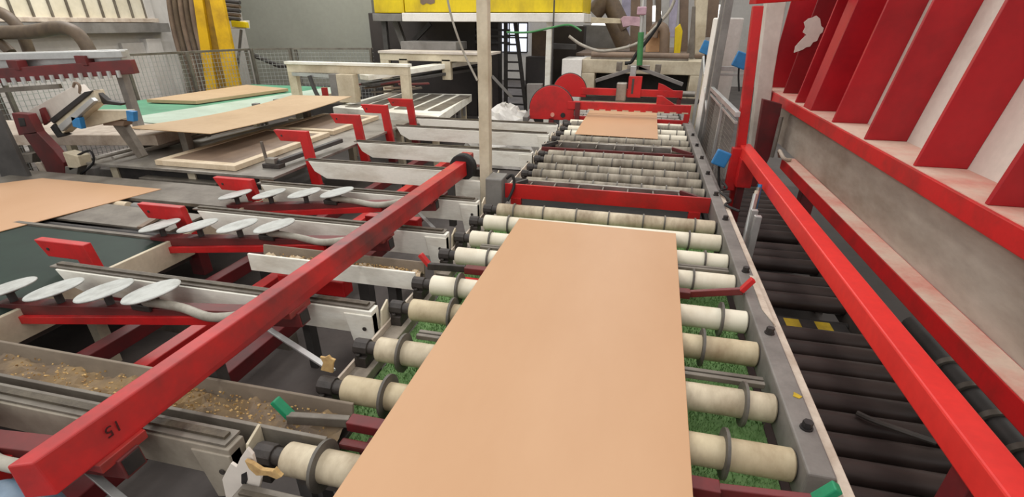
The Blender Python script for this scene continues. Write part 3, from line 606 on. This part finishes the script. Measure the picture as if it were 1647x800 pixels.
# mesh fence
def fence(P, zt, label, zb=.1, cell=.085):
    t = thing('mesh_fence', (P[0][0], P[0][1], 0), label, 'fence')
    for i, (x, y) in enumerate(P):
        for s in (-1, 1):
            if i in (0, len(P) - 1) and s == 1: continue
            MB().box(x + s * .045 - .03, x + s * .045 + .03, y + s * .05 - .03, y + s * .05 + .03, 0, zt).build('post', 'steel_dull', t, .004)
    for i in range(len(P) - 1):
        a = Vector((*P[i], 0)); b = Vector((*P[i + 1], 0)); d = b - a; L = d.length; d.normalize()
        MB().bar(a + Vector((0, 0, zt - .02)), b + Vector((0, 0, zt - .02)), .04, .04).build('top_rail', 'steel_dull', t); MB().bar(a + Vector((0, 0, zb)), b + Vector((0, 0, zb)), .04, .04).build('bottom_rail', 'steel_dull', t)
        m = MB(); k = cell
        while k < L: m.bar(a + d * k + Vector((0, 0, zb)), a + d * k + Vector((0, 0, zt - .02)), .007, .007); k += cell
        z = zb + cell
        while z < zt: m.bar(a + Vector((0, 0, z)), b + Vector((0, 0, z)), .007, .007); z += cell
        o = m.build('wire_mesh', 'alu', t); o['kind'] = 'stuff'
fence([(-9.75, 4.2), (-9.7, 6.3), (-9.66, 8.45), (-9.46, 9.75), (-9.17, 11.4)], 1.8, 'wire mesh fence with grey posts along the white left wall')
fence([(-9.1, 11.5), (-8.46, 12.07), (-6.67, 12.79)], 1.8, 'wire mesh fence across the front of the grey partition', .5)
tag(B(-9.3, -6.6, 12.9, 13.1, 0, .86).build('cable_tray', 'grey_dark', None, .01), 'dark cable tray low along the grey partition', 'cable tray')
tag(MB().tube([at(405, 88, Y=12.9), at(430, 98, Y=12.9), at(450, 106, Y=12.9), at(470, 104, Y=12.9)], .06, 8).build('cable', 'grey_dark', None, smooth=True), 'dark sagging cable behind the fence before the partition', 'cable')
# yellow column and hoses
yc = thing('steel_column', (-10.6, 11.8, 0), 'yellow steel H column in front of the white wall', 'column')
for px, nm, y_, dp in [([(329, -40), (350, -40), (402, 218), (379, 218)], 'front_flange', 11.5, .08), ([(318, -40), (331, -40), (381, 218), (359, 218)], 'web', 11.62, .05), ([(305, -40), (319, -40), (360, 218), (342, 218)], 'rear_flange', 11.55, .12)]:
    MB().prism([at(x, y, Y=y_) for x, y in px], (0, dp, 0)).build(nm, 'yellow_shaded' if nm == 'web' else 'yellow_col', yc, .006)
for k in range(5):
    x = 272 + k * 9
    tag(MB().tube([at(x - 4, -60, Y=11.7), at(x, 0, Y=11.7), at(x + 8, 50, Y=11.75), at(x + 24, 110, Y=11.75), at(x + 36, 160, Y=11.75)], .06, 12).build('vertical_hose', 'brown_hose' if k % 2 else 'wood_dark', None, smooth=True),
        ['leftmost', 'second', 'middle', 'fourth', 'rightmost'][k] + ' brown hose of the upright bundle left of the yellow column', 'hose', 'upright brown hoses')
for k in range(5):
    y = 3 + k * 7
    tag(MB().tube([at(352, y - 2, Y=12.6), at(365, y - 1, Y=12.6), at(386, y + 1, Y=12.6)], .045, 10).build('bundled_hose', 'brown_hose' if k % 2 else 'grey_dark', None, smooth=True),
        ['top', 'second', 'middle', 'fourth', 'lowest'][k] + ' hose of the stack right of the yellow column', 'hose', 'stacked hoses by the yellow column')
hb = thing('hose_bracket', at(375, 45, Y=12.7), 'white and yellow wall bracket below the stacked hoses', 'bracket')
MB().prism([at(x, y, Y=12.6) for x, y in [(355, 35), (395, 33), (396, 46), (356, 46)]], (0, .15, 0)).build('shelf', 'white', hb, .006)
MB().prism([at(x, y, Y=12.5) for x, y in [(371, 33), (395, 36), (397, 45), (373, 43)]], (0, .1, 0)).build('yellow_plate', 'yellow', hb, .006)
MB().bar(at(388, 48, Y=12.6), at(382, 110, Y=12.6), .05, .05).build('stay', 'grey', hb)
# ================================================================ YELLOW MACHINE AND ITS SURROUNDINGS
ym = thing('overhead_machine', (-4, 12.6, 2.38), 'large yellow overhead machine body on a white girder', 'machine')
B(-6.38, -5.62, 12.5, 14.2, 2.56, 4.2).build('body_panel', 'yellow', ym, .02); B(-5.60, -1.45, 12.5, 14.2, 2.58, 4.2).build('body_panel', 'yellow', ym, .02)
B(-5.64, -1.40, 12.4, 14.0, 2.39, 2.565).build('girder', 'white_clean', ym, .01); B(-6.40, -5.66, 12.42, 14.0, 2.39, 2.55).build('girder_end', 'grey', ym, .01)
MB().prism([at(x, y, Y=12.49) for x, y in [(675, -12), (700, -12), (699, 5), (692, 7), (686, 5), (680, 8), (676, 5)]], (0, .02, 0)).build('hole_patch', 'wood_dark', ym)  # brown patch painted as the darkness of a hole in the body
for x, m in ((-2.18, 'white'), (-6.2, 'grey_dark')): B(x - .06, x + .06, 12.55, 12.67, 0, 2.4).build('support_post', m, ym, .006)
B(-2.06, -2.03, 12.3, 12.33, .9, 4.2).build('cable_drop', 'grey_dark', ym)
dk = thing('dark_cabinet', (-4.9, 14.6, 0), 'dark brown machine block under the yellow body', 'machine')
B(-7.6, -4.5, 14.5, 15.6, 0, 2.6).build('body', 'dark_machine', dk, .02); B(-4.45, -4.0, 14.4, 15.4, 0, 2.6).build('side_pillar', 'grey', dk, .02)
MB().bar((-6.0, 13.2, 1.85), (-6.25, 13.2, 2.6), .14, .14).build('strut', 'grey', dk); MB().bar((-5.9, 13.3, 1.85), (-5.3, 13.3, 2.35), .10, .10).build('strut', 'grey_dark', dk)
tag(B(-5.55, -4.2, 12.0, 12.8, 1.81, 1.98).build('stacked_panel', 'grey', None, .01), 'grey flat stack lying on the rough white top board', 'panel stack')
for x0, x1, y, lab in [(-2.95, -2.45, 14.4, 'brown sheet metal column right of the black ladder'), (-3.95, -3.65, 13.6, 'dark pillar just behind the tall white post')]:
    tag(B(x0, x1, y, y + .4, 0, 2.2 if x0 > -3 else 2.9).build('machine_pillar', 'dark_machine' if x0 < -3 else 'wood_dark', None, .01), lab, 'pillar')
tag(B(-2.95, -2.3, 13.7, 14.1, 0, 1.62).build('dark_cabinet', 'dark_machine', None, .01), 'low dark cabinet in front of the brown column', 'cabinet')
ld = thing('ladder', (-3.25, 13.5, 0), 'black steel ladder standing under the yellow machine', 'ladder')
MB().bar((-3.42, 13.5, 0), (-3.42, 13.5, 2.38), .09, .07).build('stile', 'black', ld); MB().bar((-2.85, 13.5, .2), (-3.18, 13.5, 2.38), .09, .07).build('stile', 'black', ld)
for k in range(10): z = .3 + k * .2; MB().bar((-3.42, 13.5, z), (-2.87 - .033 * k, 13.5, z), .05, .04).build('rung', 'black', ld)
for k in range(3): MB().bar((-4.2, 13.45, 1.95 + k * .14), (-3.3, 13.45, 1.93 + k * .14), .05, .05).build('guard_rail', 'black', ld)
# far lit window behind the ladder
w2 = B(-7.0, -5.3, 24.93, 24.99, 1.2, 3.0).build('window_2', 'daylight'); struct(w2)
for k in range(5): x = -7.0 + k * .425; B(x - .03, x + .03, 24.9, 24.93, 1.2, 3.0).build('glazing_bar', 'grey_dark', w2)
for k in range(4): z = 1.2 + k * .6; B(-7.0, -5.3, 24.9, 24.93, z - .03, z + .03).build('glazing_bar', 'grey_dark', w2)
for (px, py, r_, lab) in [(962, 47, .28, 'far glowing lamp seen between the ducts and the gate'), (1052, 22, .24, 'far glowing lamp above the cardboard box'), (1156, 22, .26, 'far glowing lamp beyond the aluminium fence')]:
    c = at(px, py, Y=20); t = thing('hall_lamp', c, lab, 'lamp', 'far hall lamps')
    MB().cyl(c - Vector((0, .05, 0)), c + Vector((0, .1, 0)), r_, 20, r2=r_ * .6).build('lens', 'lamp_glow', t, smooth=True); MB().cyl(c + Vector((0, .1, 0)), c + Vector((0, .4, .1)), r_ * .6, 16, r2=.08).build('housing', 'grey', t, smooth=True)
    MB().cyl(c + Vector((0, .35, .1)), c + Vector((0, .35, 3.2)), .03, 8).build('stem', 'grey', t)
# ================================================================ RED DISC GANTRIES
def gantry(y, cx, cz, r, xr, zb, zt0, zt1, label, full):
    t = thing('disc_gantry', (cx, y, zb), label, 'gantry', 'red disc gantries over the far rollers')
    pts = [(cx - r, y, zb)] if full else []
    n = 28
    for i in range(n + 1):
        a = math.pi * (1.0 - i / n) ; pts.append((cx + r * math.cos(a), y, cz + r * math.sin(a)))
    pts += [(cx + r, y, zb)] if full else [(cx + r, y, cz - .1), (cx - r, y, cz - .1)]
    MB().prism(pts, (0, .08, 0)).build('disc_guard', 'red', t, .008)
    MB().tube([(p[0], y + .02, p[2]) for p in pts[1:-1]], .014, 6, 0).build('rim', 'black', t)
    B(cx + r * .7, xr, y - .01, y + .07, zt0, zt1).build('cross_bar', 'red', t, .006)
    if full:
        B(xr - .09, xr, y - .01, y + .07, zb, zt0).build('end_leg', 'red', t, .006); B(cx + r, xr, y, y + .06, .895, .962).build('lower_bar', 'red', t)
        MB().cyl((cx + .02, y - .02, cz - .08), (cx + .02, y, cz - .08), .035, 14).build('button', 'dusty_red', t); MB().cyl((cx + .2, y - .02, cz - .08), (cx + .2, y, cz - .08), .04, 14).build('knob', 'black', t)
        MB().prism([(.25, y, zt1), (.55, y, zt1), (.33, y, zt1 + .13), (.25, y, zt1 + .13)], (0, .06, 0)).build('bracket', 'red', t, .004)
        for k in range(9): x = cx + .62 + k * .19; B(x, x + .1, y - .012, y - .008, zt0, zt0 + .02).build('notch', 'wood_edge', t)
        B(cx + r + .02, cx + r + .1, y - .05, y + .03, zb + .02, zb + .3).build('hinge', 'red_dark', t)
    else:
        B(xr - .06, xr, y, y + .06, zb, zt0).build('end_leg', 'red', t, .006)
        B(-.50, -.30, y - .08, y + .1, zt0 - .1, zt1 + .12).build('motor', 'steel', t, .02)
        B(-.28, -.02, y - .03, y + .05, zt0 - .02, zt1 + .24).build('carriage', 'red', t, .006); B(-.21, -.17, y - .04, y - .03, zt0 + .05, zt1 + .2).build('slot', 'grey_dark', t)
        MB().prism([(.3, y, zt1), (.6, y, zt1), (.4, y, zt1 + .1), (.3, y, zt1 + .13)], (0, .05, 0)).build('bracket', 'red', t, .004)
    for x in (cx, xr - .05): B(x - .04, x + .04, y, y + .08, 0, zb + .02).build('post', 'red_dark', t)
    return t
gantry(9.0, -1.47, 1.05, .385, .80, .885, 1.07, 1.2, 'near red gantry with a big disc guard over the far rollers', True)
gantry(11.0, -1.44, 1.13, .34, .78, 1.05, 1.08, 1.21, 'smaller red gantry with a disc and grey motor before the white gate', False)
tag(MB().bar(at(845, 192, Y=8.9), at(856, 178, Y=9.3), .1, .08).build('side_tray', 'grey', None, .01), 'small grey tray at the left foot of the near gantry', 'tray')
tag(MB().prism([at(x, y, Y=9.4) for x, y in [(847, 135), (872, 135), (868, 160), (855, 178), (848, 178)]], (0, .1, 0)).build('guard_box', 'grey', None, .01), 'pale grey guard box left of the near disc gantry', 'box')
af = thing('lifting_frame', (-.1, 11.3, 1.3), 'grey A shaped lifting arms hanging at the white gate', 'lifting frame')
MB().bar(at(1028, 108, Y=11.6), at(958, 130, Y=11.6), .1, .07).build('arm', 'grey', af, .005); MB().bar(at(1025, 108, Y=11.6), at(1098, 136, Y=11.6), .1, .07).build('arm', 'grey', af, .005)
B(-.35, .1, 11.55, 11.65, 1.52, 1.62).build('hub', 'steel', af, .01); B(-.28, -.16, 11.5, 11.6, 1.25, 1.6).build('drop', 'alu', af, .01)
for p in ((996, 108), (1058, 112)):
    q = at(*p, Y=11.7); B(q.x - .06, q.x + .06, 11.66, 11.74, q.z - .08, q.z + .1).build('lug', 'steel_dull', af, .01)
# white gate machine
gm = thing('gate_machine', (-.2, 12.5, 0), 'wide white gate shaped press at the end of the conveyor', 'machine')
B(-1.83, -1.38, 12.4, 13.4, .0, 1.66).build('left_block', 'white_clean', gm, .015); B(-1.38, 1.42, 12.45, 13.4, 1.38, 1.66).build('lintel', 'cream', gm, .015)
B(.98, 1.42, 12.45, 13.4, 0, 1.38).build('right_block', 'cream', gm, .015); B(-1.38, -1.08, 12.45, 13.4, 0, 1.38).build('inner_block', 'cream', gm, .015)
B(-1.08, .98, 12.9, 13.2, .95, 1.38).build('opening_shade', 'rubber', gm); B(-1.08, .98, 12.5, 13.2, .6, .95).build('sill', 'cream', gm, .01)  # black sheet stands in for the dark inside the gate opening
MB().cyl((-1.3, 12.0, 1.05), (1.1, 12.0, 1.05), .06, 14).build('press_roller', 'steel', gm, smooth=True); B(-1.3, 1.2, 11.9, 12.1, .86, .95).build('roller_bed', 'dark_frame', gm)
MB().cyl((-1.2, 12.6, 1.74), (.9, 12.6, 1.74), .07, 14).build('top_pipe', 'wood_dark', gm, smooth=True); B(-1.2, .9, 12.5, 13.2, 1.66, 1.70).build('top_plate', 'steel_dull', gm)
for k in range(3): B(1.15, 1.3, 11.2 + k * .1, 11.26 + k * .1, .5, .95).build('valve', 'white', gm, .01)
# green lance and hoses above the gate
hs = thing('air_lance', (-.1, 11.5, 1.6), 'green sleeved vertical air line hanging above the white gate', 'air line')
MB().cyl((-.15, 11.5, 2.1), (-.19, 11.5, 3.6), .035, 10).build('pipe', 'alu', hs, smooth=True); MB().cyl((-.11, 11.5, 1.62), (-.15, 11.5, 2.22), .06, 12).build('sleeve', 'green_hose', hs, smooth=True)
B(-.27, -.09, 11.4, 11.55, 2.52, 2.66).build('connector', 'pink_cloth', hs, .02)
for pts, r_, m, lab in [([(915, 58), (935, 72), (965, 82), (1000, 78), (1028, 68), (1050, 48), (1075, 20), (1085, 0)], .03, 'hose', 'pale hose swooping beside the green air line'), ([(1005, 102), (1015, 100), (1025, 85), (1045, 60), (1065, 30)], .035, 'rubber', 'black hose bending behind the green air line'),
                        ([(815, 52), (850, 52), (880, 46), (915, 40), (935, 50)], .02, 'green_hose', 'thin dark green hose strung under the white girder')]:
    tag(MB().tube([at(x, y, Y=11.9) for x, y in pts], r_, 8).build('air_hose', m, None, smooth=True), lab, 'hose')
# clutter behind the gate
fb = thing('far_bench', (0, 15, 0), 'brown bench top just behind the white gate', 'bench')
B(-1.7, 1.5, 13.8, 18.4, 1.66, 1.72).build('top', 'wood_dark', fb)
for x in (-1.6, 1.4):
    for y in (13.9, 18.3): B(x - .06, x + .06, y - .06, y + .06, 0, 1.66).build('leg', 'grey_dark', fb)
def block(px, Y, dep, name, m, label, cat, grp=None):
    return tag(MB().prism([at(x, y, Y=Y) for x, y in px], (0, dep, 0)).build(name, m, None, .01), label, cat, grp)
for (a, b, lab) in [((985, -15), (955, 22), 'left leg of the crossed brown ducts behind the gate'), ((972, -15), (1003, 48), 'steep brown duct crossing at the top centre'), ((985, 30), (1005, 75), 'lower brown duct end resting near the gate')]:
    tag(MB().cyl(at(*a, Y=15), at(*b, Y=15), .22, 14).build('duct', 'brown_hose', None, smooth=True), lab, 'duct', 'brown ducts behind the gate')
block([(1015, -10), (1030, -10), (1027, 82), (1013, 82)], 15.4, .3, 'brown_pillar', 'wood_dark', 'brown pillar behind the green air line', 'pillar')
block([(998, 30), (1003, 26), (1028, 27), (1032, 34), (1030, 43), (1015, 41), (1002, 44)], 13.9, .4, 'cloth', 'pink_cloth', 'folded pale pink cloth hung on the far rail', 'cloth')
block([(940, 27), (1000, 30), (1000, 38), (940, 37)], 14.0, .1, 'girder', 'cream', 'cream rail running right from the white girder', 'rail')
block([(1040, 52), (1078, 52), (1075, 84), (1038, 84)], 14.4, .4, 'cardboard_box', 'cardboard', 'orange brown cardboard box behind the gate', 'box')
MB_ = MB().tube([at(x, y, Y=14.2) for x, y in [(1050, 60), (1054, 46), (1064, 44), (1069, 54), (1068, 87)]], .12, 12); tag(MB_.build('bent_duct', 'wood_dark', None, smooth=True), 'short bent brown duct in front of the cardboard box', 'duct')
block([(1086, 45), (1094, 38), (1098, 50), (1094, 86), (1084, 86)], 14.2, .2, 'yellow_board', 'yellow', 'upright yellow board standing behind the gate', 'board')
block([(1078, -10), (1092, -10), (1086, 60), (1075, 60)], 15.5, .3, 'pillar', 'lilac', 'pale lilac panel beside the far brown pillars', 'panel')
for k, (x0, x1, m) in enumerate([(1040, 1050, 'wood_dark'), (1055, 1064, 'brown_hose'), (1094, 1108, 'wood_dark')]):
    block([(x0, -10), (x1, -10), (x1 - 2, 84), (x0 - 2, 84)], 15.8, .25, 'far_pipe', m, ['far brown pipe left of the lilac panel', 'slim far brown pipe beside the lilac panel', 'far brown pipe right of the yellow board'][k], 'pipe', 'far brown pipes')
block([(1114, 10), (1119, 10), (1117, 94), (1103, 94), (1110, 60)], 13.0, .15, 'steel_post', 'steel_dull', 'slender grey steel post on the gate top', 'post')
block([(1119, -10), (1140, -10), (1132, 95), (1118, 95)], 14.5, .4, 'cream_post', 'cream', 'broad cream post behind the right end of the gate', 'post')
block([(1140, -10), (1158, -10), (1152, 60), (1136, 60)], 16.0, .4, 'far_shelf', 'wood_dark', 'dim brown shelving beyond the fence', 'shelf')
block([(938, 40), (1000, 42), (990, 84), (938, 84)], 17, 1.0, 'far_machine', 'grey', 'grey machine block far behind the gate', 'machine')
block([(1000, -10), (1015, -10), (1010, 80), (1000, 80)], 18, .5, 'lilac_panel', 'lilac', 'pale lilac strip between the far ducts', 'panel')
block([(880, 42), (940, 42), (930, 190), (890, 190)], 16.0, .6, 'dark_machine', 'dark_machine', 'black machine shape below the white girder', 'machine')
block([(885, 70), (925, 72), (925, 80), (885, 79)], 13.2, .3, 'shelf_bracket', 'grey_dark', 'dark shelf bracket left of the white gate', 'bracket')
# ================================================================ RIGHT FENCE WITH SENSORS
af2 = thing('aluminium_fence', (.98, 6, 0), 'aluminium profile guard fence along the right rail', 'fence')
for (y, zt, w_, m) in [(4.05, 1.05, .05, 'alu'), (4.2, 1.05, .05, 'alu'), (6.9, 1.5, .045, 'alu'), (8.3, 3.4, .10, 'grey'), (8.75, 3.4, .11, 'grey'), (10.2, 1.86, .05, 'alu')]:
    B(.955, .955 + w_, y - w_ / 2, y + w_ / 2, 0, zt).build('post', m, af2, .004)
for a, b, w_ in [((.98, 8.3, 1.54), (.98, 5.8, 1.54), .05), ((.98, 8.3, 1.46), (.98, 5.8, 1.46), .03), ((.98, 8.4, 1.80), (1.65, 8.4, 1.80), .06), ((.98, 8.4, 1.72), (1.65, 8.4, 1.72), .03), ((.98, 4.1, .60), (.98, 10.2, .60), .04), ((.98, 8.4, 1.2), (.98, 10.2, 1.86), .04)]:
    MB().bar(a, b, w_, w_).build('rail', 'alu', af2, .004)
for y0, y1 in [(5.85, 6.87), (6.93, 8.25)]:
    m = MB(); y = y0 + .05
    while y < y1: m.box(.982, .985, y - .002, y + .002, .62, 1.45); y += .05
    z = .66
    while z < 1.45: m.box(.982, .985, y0, y1, z - .002, z + .002); z += .05
    o = m.build('wire_mesh', 'steel_dull', af2); o['kind'] = 'stuff'
tag(MB().cyl((1.15, 9.2, 0), (1.15, 9.2, 2.45), .22, 24).build('tank', 'white_clean', None, .02, smooth=True), 'tall white cylindrical tank behind the fence by the red post', 'tank')
for (px, py, Y, r_, lab) in [(1160, 255, 5.3, .07, 'blue square sensor on the fence beside the red stop plate'), (1192, 97, 7.8, .09, 'blue sensor in front of the white tank'), (1137, 77, 9.4, .09, 'small far blue sensor left of the tall grey posts')]:
    c = at(px, py, Y=Y); t = thing('sensor', c, lab, 'sensor', 'blue sensors on the fence')
    M_ = Matrix.Translation(c) @ Matrix.Rotation(math.radians(18), 4, 'Y')
    B(-r_, r_, -.025, .025, -r_ * 1.05, r_ * 1.05).xform(M_).build('face', 'blue', t, .012)
    B(-r_ * .9, r_ * 1.05, .025, .09, -r_ * .95, r_ * .95).xform(M_).build('housing', 'grey_dark', t, .01)
    MB().tube([c + Vector((0, .06, -r_)), c + Vector((.02, .07, -r_ - .12)), c + Vector((.06, .05, -r_ - .3))], .012, 6).build('cable', 'rubber', t, smooth=True)
cb = thing('conduit_bundle', (.97, 4.1, 0), 'bundle of pale conduits under the red stop plate by the rail', 'conduits')
for k in range(4): MB().cyl((.90 + .035 * k, 4.0 + .09 * k, .3), (.98 + .03 * k, 4.3 + .1 * k, 1.15), .018, 8).build('conduit', ['alu', 'rail_pale', 'steel', 'blue'][k], cb, smooth=True)
tag(MB().tube([(.86, 5.2, 1.0), (.88, 5.0, .99), (.80, 4.85, .995), (.86, 4.6, .99), (.80, 4.45, .995), (.90, 4.35, .98)], .011, 6).build('loose_cable', 'rubber', None, smooth=True), 'black loose cable lying along the grey rail', 'cable')
# ================================================================ DARK ROLLER BED AT RIGHT
db = thing('roller_bed', (1.3, 1, 0), 'low bed of dark brown rollers right of the grey rail', 'conveyor')
y = .5; k = 0
while y < 7.6:
    if not (3.48 < y < 3.9 or 4.45 < y < 4.66 or 5.3 < y < 5.5):
        MB().cyl((.90, y, .36), (1.76, y, .36), .068, 22).build('roller', 'dark_roller', db, smooth=True)
    else:
        MB().cyl((.92, y + .02, .27), (1.76, y + .02, .27), .03, 12).build('drive_shaft', 'black', db, smooth=True)
        B(1.66, 1.74, y - .05, y + .06, .22, .29).build('bracket', 'grey_dark', db, .01)
    y += .186; k += 1
B(1.765, 1.86, .3, 7.7, .22, .44).build('side_frame', 'dark_frame', db, .006); B(.845, .895, .3, 7.7, .22, .42).build('side_frame', 'dark_frame', db, .006)
for yy in (.6, 2.6, 4.6, 6.9):
    for x in (.87, 1.81): B(x - .03, x + .03, yy - .05, yy + .05, 0, .22).build('leg', 'dark_frame', db)
for k in range(6): B(1.06 + k * .11, 1.06 + (k + 1) * .11, 3.58, 3.82, .30, .315).build('hazard_stripe', 'hazard_yellow' if k % 2 == 0 else 'black', db)
struct(B(.85, 5, -1, 9, .001, .004).build('floor_strip', 'floor_dark')); bpy.data.objects['floor_strip'].name = 'floor_dark'
tag(MB().tube([(1.36, 2.55, .45), (1.42, 2.5, .455), (1.55, 2.46, .445), (1.68, 2.4, .45)], .016, 8).build('strap', 'dark_frame', None, smooth=True), 'twisted dark strap lying on the dark rollers', 'strap')
# ================================================================ RED GUIDE BAR
gr = thing('guide_bar', (1.16, 1, 0), 'long red square guide bar above the dark rollers', 'guide bar')
B(1.11, 1.222, .6, 6.1, 1.09, 1.2).build('bar', 'red_bright', gr, .008)
B(1.10, 1.25, 5.75, 5.95, .80, 1.1).build('drop_plate', 'red', gr, .006); B(1.02, 1.12, 5.9, 6.0, .72, 1.18).build('end_plate', 'red', gr, .006)
B(1.12, 1.20, 1.40, 1.50, 0, 1.09).build('leg', 'red_dark', gr, .005); B(1.13, 1.2, 5.8, 5.88, 0, .85).build('leg', 'red_dark', gr, .005)
rp = thing('red_post', (1.1, 6.05, 0), 'upright red post with a top arm at the far end of the guide bar', 'post')
MB().hexa([(1.17, 6.02, 0), (1.27, 6.02, 0), (1.27, 6.12, 0), (1.17, 6.12, 0), (.96, 6.02, 2.52), (1.055, 6.02, 2.52), (1.055, 6.12, 2.52), (.96, 6.12, 2.52)]).build('shaft', 'red', rp, .006)
MB().bar((.95, 6.07, 2.585), (1.9, 6.6, 2.66), .1, .1).build('top_arm', 'red', rp, .006)
# ================================================================ RED PRESS FRAME AT RIGHT
pr = thing('press_frame', (1.9, 4, 0), 'huge red press frame with fins and white panel at right', 'press frame')
B(1.65, 2.0, .3, 6.4, .885, 1.0).build('lower_beam', 'red', pr, .006); B(1.652, 1.782, .3, 6.4, 1.0, 1.004).build('dust_layer', 'dust_pale', pr)
B(1.79, 1.83, .3, 8.4, 1.0, 1.46).build('web_panel', 'web_white', pr); B(1.705, 2.12, .3, 8.5, 1.445, 1.56).build('upper_beam', 'red', pr, .006)
B(1.722, 2.02, .3, 8.45, 1.56, 1.565).build('dust_layer', 'dust_pale', pr)
MB().hexa([(2.02, .3, 1.56), (2.06, .3, 1.56), (2.06, 5.4, 1.56), (2.02, 5.4, 1.56), (2.32, .3, 3.4), (2.36, .3, 3.4), (2.36, 5.4, 3.4), (2.32, 5.4, 3.4)]).build('back_panel', 'panel_white', pr)
MB().hexa([(2.02, 5.4, 1.56), (2.06, 5.4, 1.56), (2.06, 8.0, 1.56), (2.02, 8.0, 1.56), (2.32, 5.4, 3.4), (2.36, 5.4, 3.4), (2.36, 8.0, 3.4), (2.32, 8.0, 3.4)]).build('back_panel', 'red_deep', pr)
MB().hexa([(1.80, 7.68, 1.566), (2.7, 7.68, 1.566), (2.7, 7.71, 1.566), (1.80, 7.71, 1.566), (2.04, 7.68, 3.4), (2.95, 7.68, 3.4), (2.95, 7.71, 3.4), (2.04, 7.71, 3.4)]).build('end_plate', 'red_deep', pr, .004)
MB().hexa([(1.74, 8.4, 1.566), (2.1, 8.4, 1.566), (2.1, 8.43, 1.566), (1.74, 8.43, 1.566), (1.84, 8.4, 3.4), (2.2, 8.4, 3.4), (2.2, 8.43, 3.4), (1.84, 8.43, 3.4)]).build('fin', 'red_frame', pr, .004)
for k, y in enumerate([.5, 1.3, 2.1, 2.9, 3.70, 4.56, 5.37, 6.11, 6.74]):
    fn = MB().hexa([(1.73, y, 1.566), (2.02, y, 1.566), (2.02, y + .03, 1.566), (1.73, y + .03, 1.566), (2.02, y, 3.4), (2.32, y, 3.4), (2.32, y + .03, 3.4), (2.02, y + .03, 3.4)]).build('fin', 'red_frame', pr, .004)
    if k == 7: MB().hexa([(1.735, y + .03, 1.566), (1.755, y + .03, 1.566), (1.755, y + .3, 1.566), (1.735, y + .3, 1.566), (2.025, y + .03, 3.4), (2.045, y + .03, 3.4), (2.045, y + .3, 3.4), (2.025, y + .3, 3.4)]).build('fin_flange', 'red_frame', pr, .003)
    for z, dx in ((1.75, .0), (2.3, .0)): MB().cyl((2.0 + (z - 1.56) * .163, y + .36, z), (2.03 + (z - 1.56) * .163, y + .36, z), .012, 8).build('bolt', 'grey_dark', pr)
chip = [(1300, 30), (1307, 28), (1313, 25), (1319, 30), (1321, 42), (1325, 45), (1323, 52), (1319, 55), (1314, 66), (1308, 68), (1303, 75), (1297, 76), (1291, 80), (1277, 85), (1279, 75), (1287, 66), (1297, 56), (1291, 52), (1295, 44), (1293, 36)]
MB().prism([at(x, y, Y=7.67) for x, y in chip], (0, .008, 0)).build('peeled_paint', 'panel_white', pr)
MB().prism([at(x, y, Y=7.0) for x, y in [(1228, 160), (1258, 168), (1246, 236), (1216, 300), (1206, 300)]], (0, .12, 0)).build('end_leg', 'red_dark', pr, .006); B(1.9, 2.05, 1.2, 1.35, 0, .9).build('end_leg', 'red_dark', pr, .006); B(1.9, 2.05, 6.2, 6.35, 0, .9).build('end_leg', 'red_dark', pr, .006)
MB().cyl((1.66, 6.9, .9), (1.66, 6.9, 1.38), .025, 10).build('pipe', 'steel', pr, smooth=True); MB().tube([(1.62, 6.4, 1.02), (1.58, 6.3, 1.1), (1.62, 6.2, 1.04), (1.7, 6.25, 1.02)], .02, 8).build('bent_pipe', 'rail_pale', pr, smooth=True)
cp = MB().prism([at(x, y, Y=7.8) for x, y in [(1235, -15), (1268, -15), (1245, 120), (1220, 330), (1196, 330)]], (0, .2, 0)).build('cream_pillar', 'panel_white', None, .01)
tag(cp, 'cream pillar standing between the red post and the press fins', 'pillar')
tg = thing('dark_shaft', (2.02, 2.2, 0), 'dark ribbed screw shaft between the guide bar and lower red beam', 'shaft')
MB().cyl((2.02, .6, .5), (2.02, 3.6, .5), .06, 16).build('core', 'grey_dark', tg, smooth=True)
for k in range(10): y = .9 + k * .24; MB().cyl((2.02, y, .5), (2.02, y + .03, .51), .085, 16).build('flight', 'steel_dull', tg, smooth=True)
for y in (.8, 3.1): B(1.98, 2.06, y, y + .06, 0, .46).build('bearing_foot', 'dark_frame', tg)
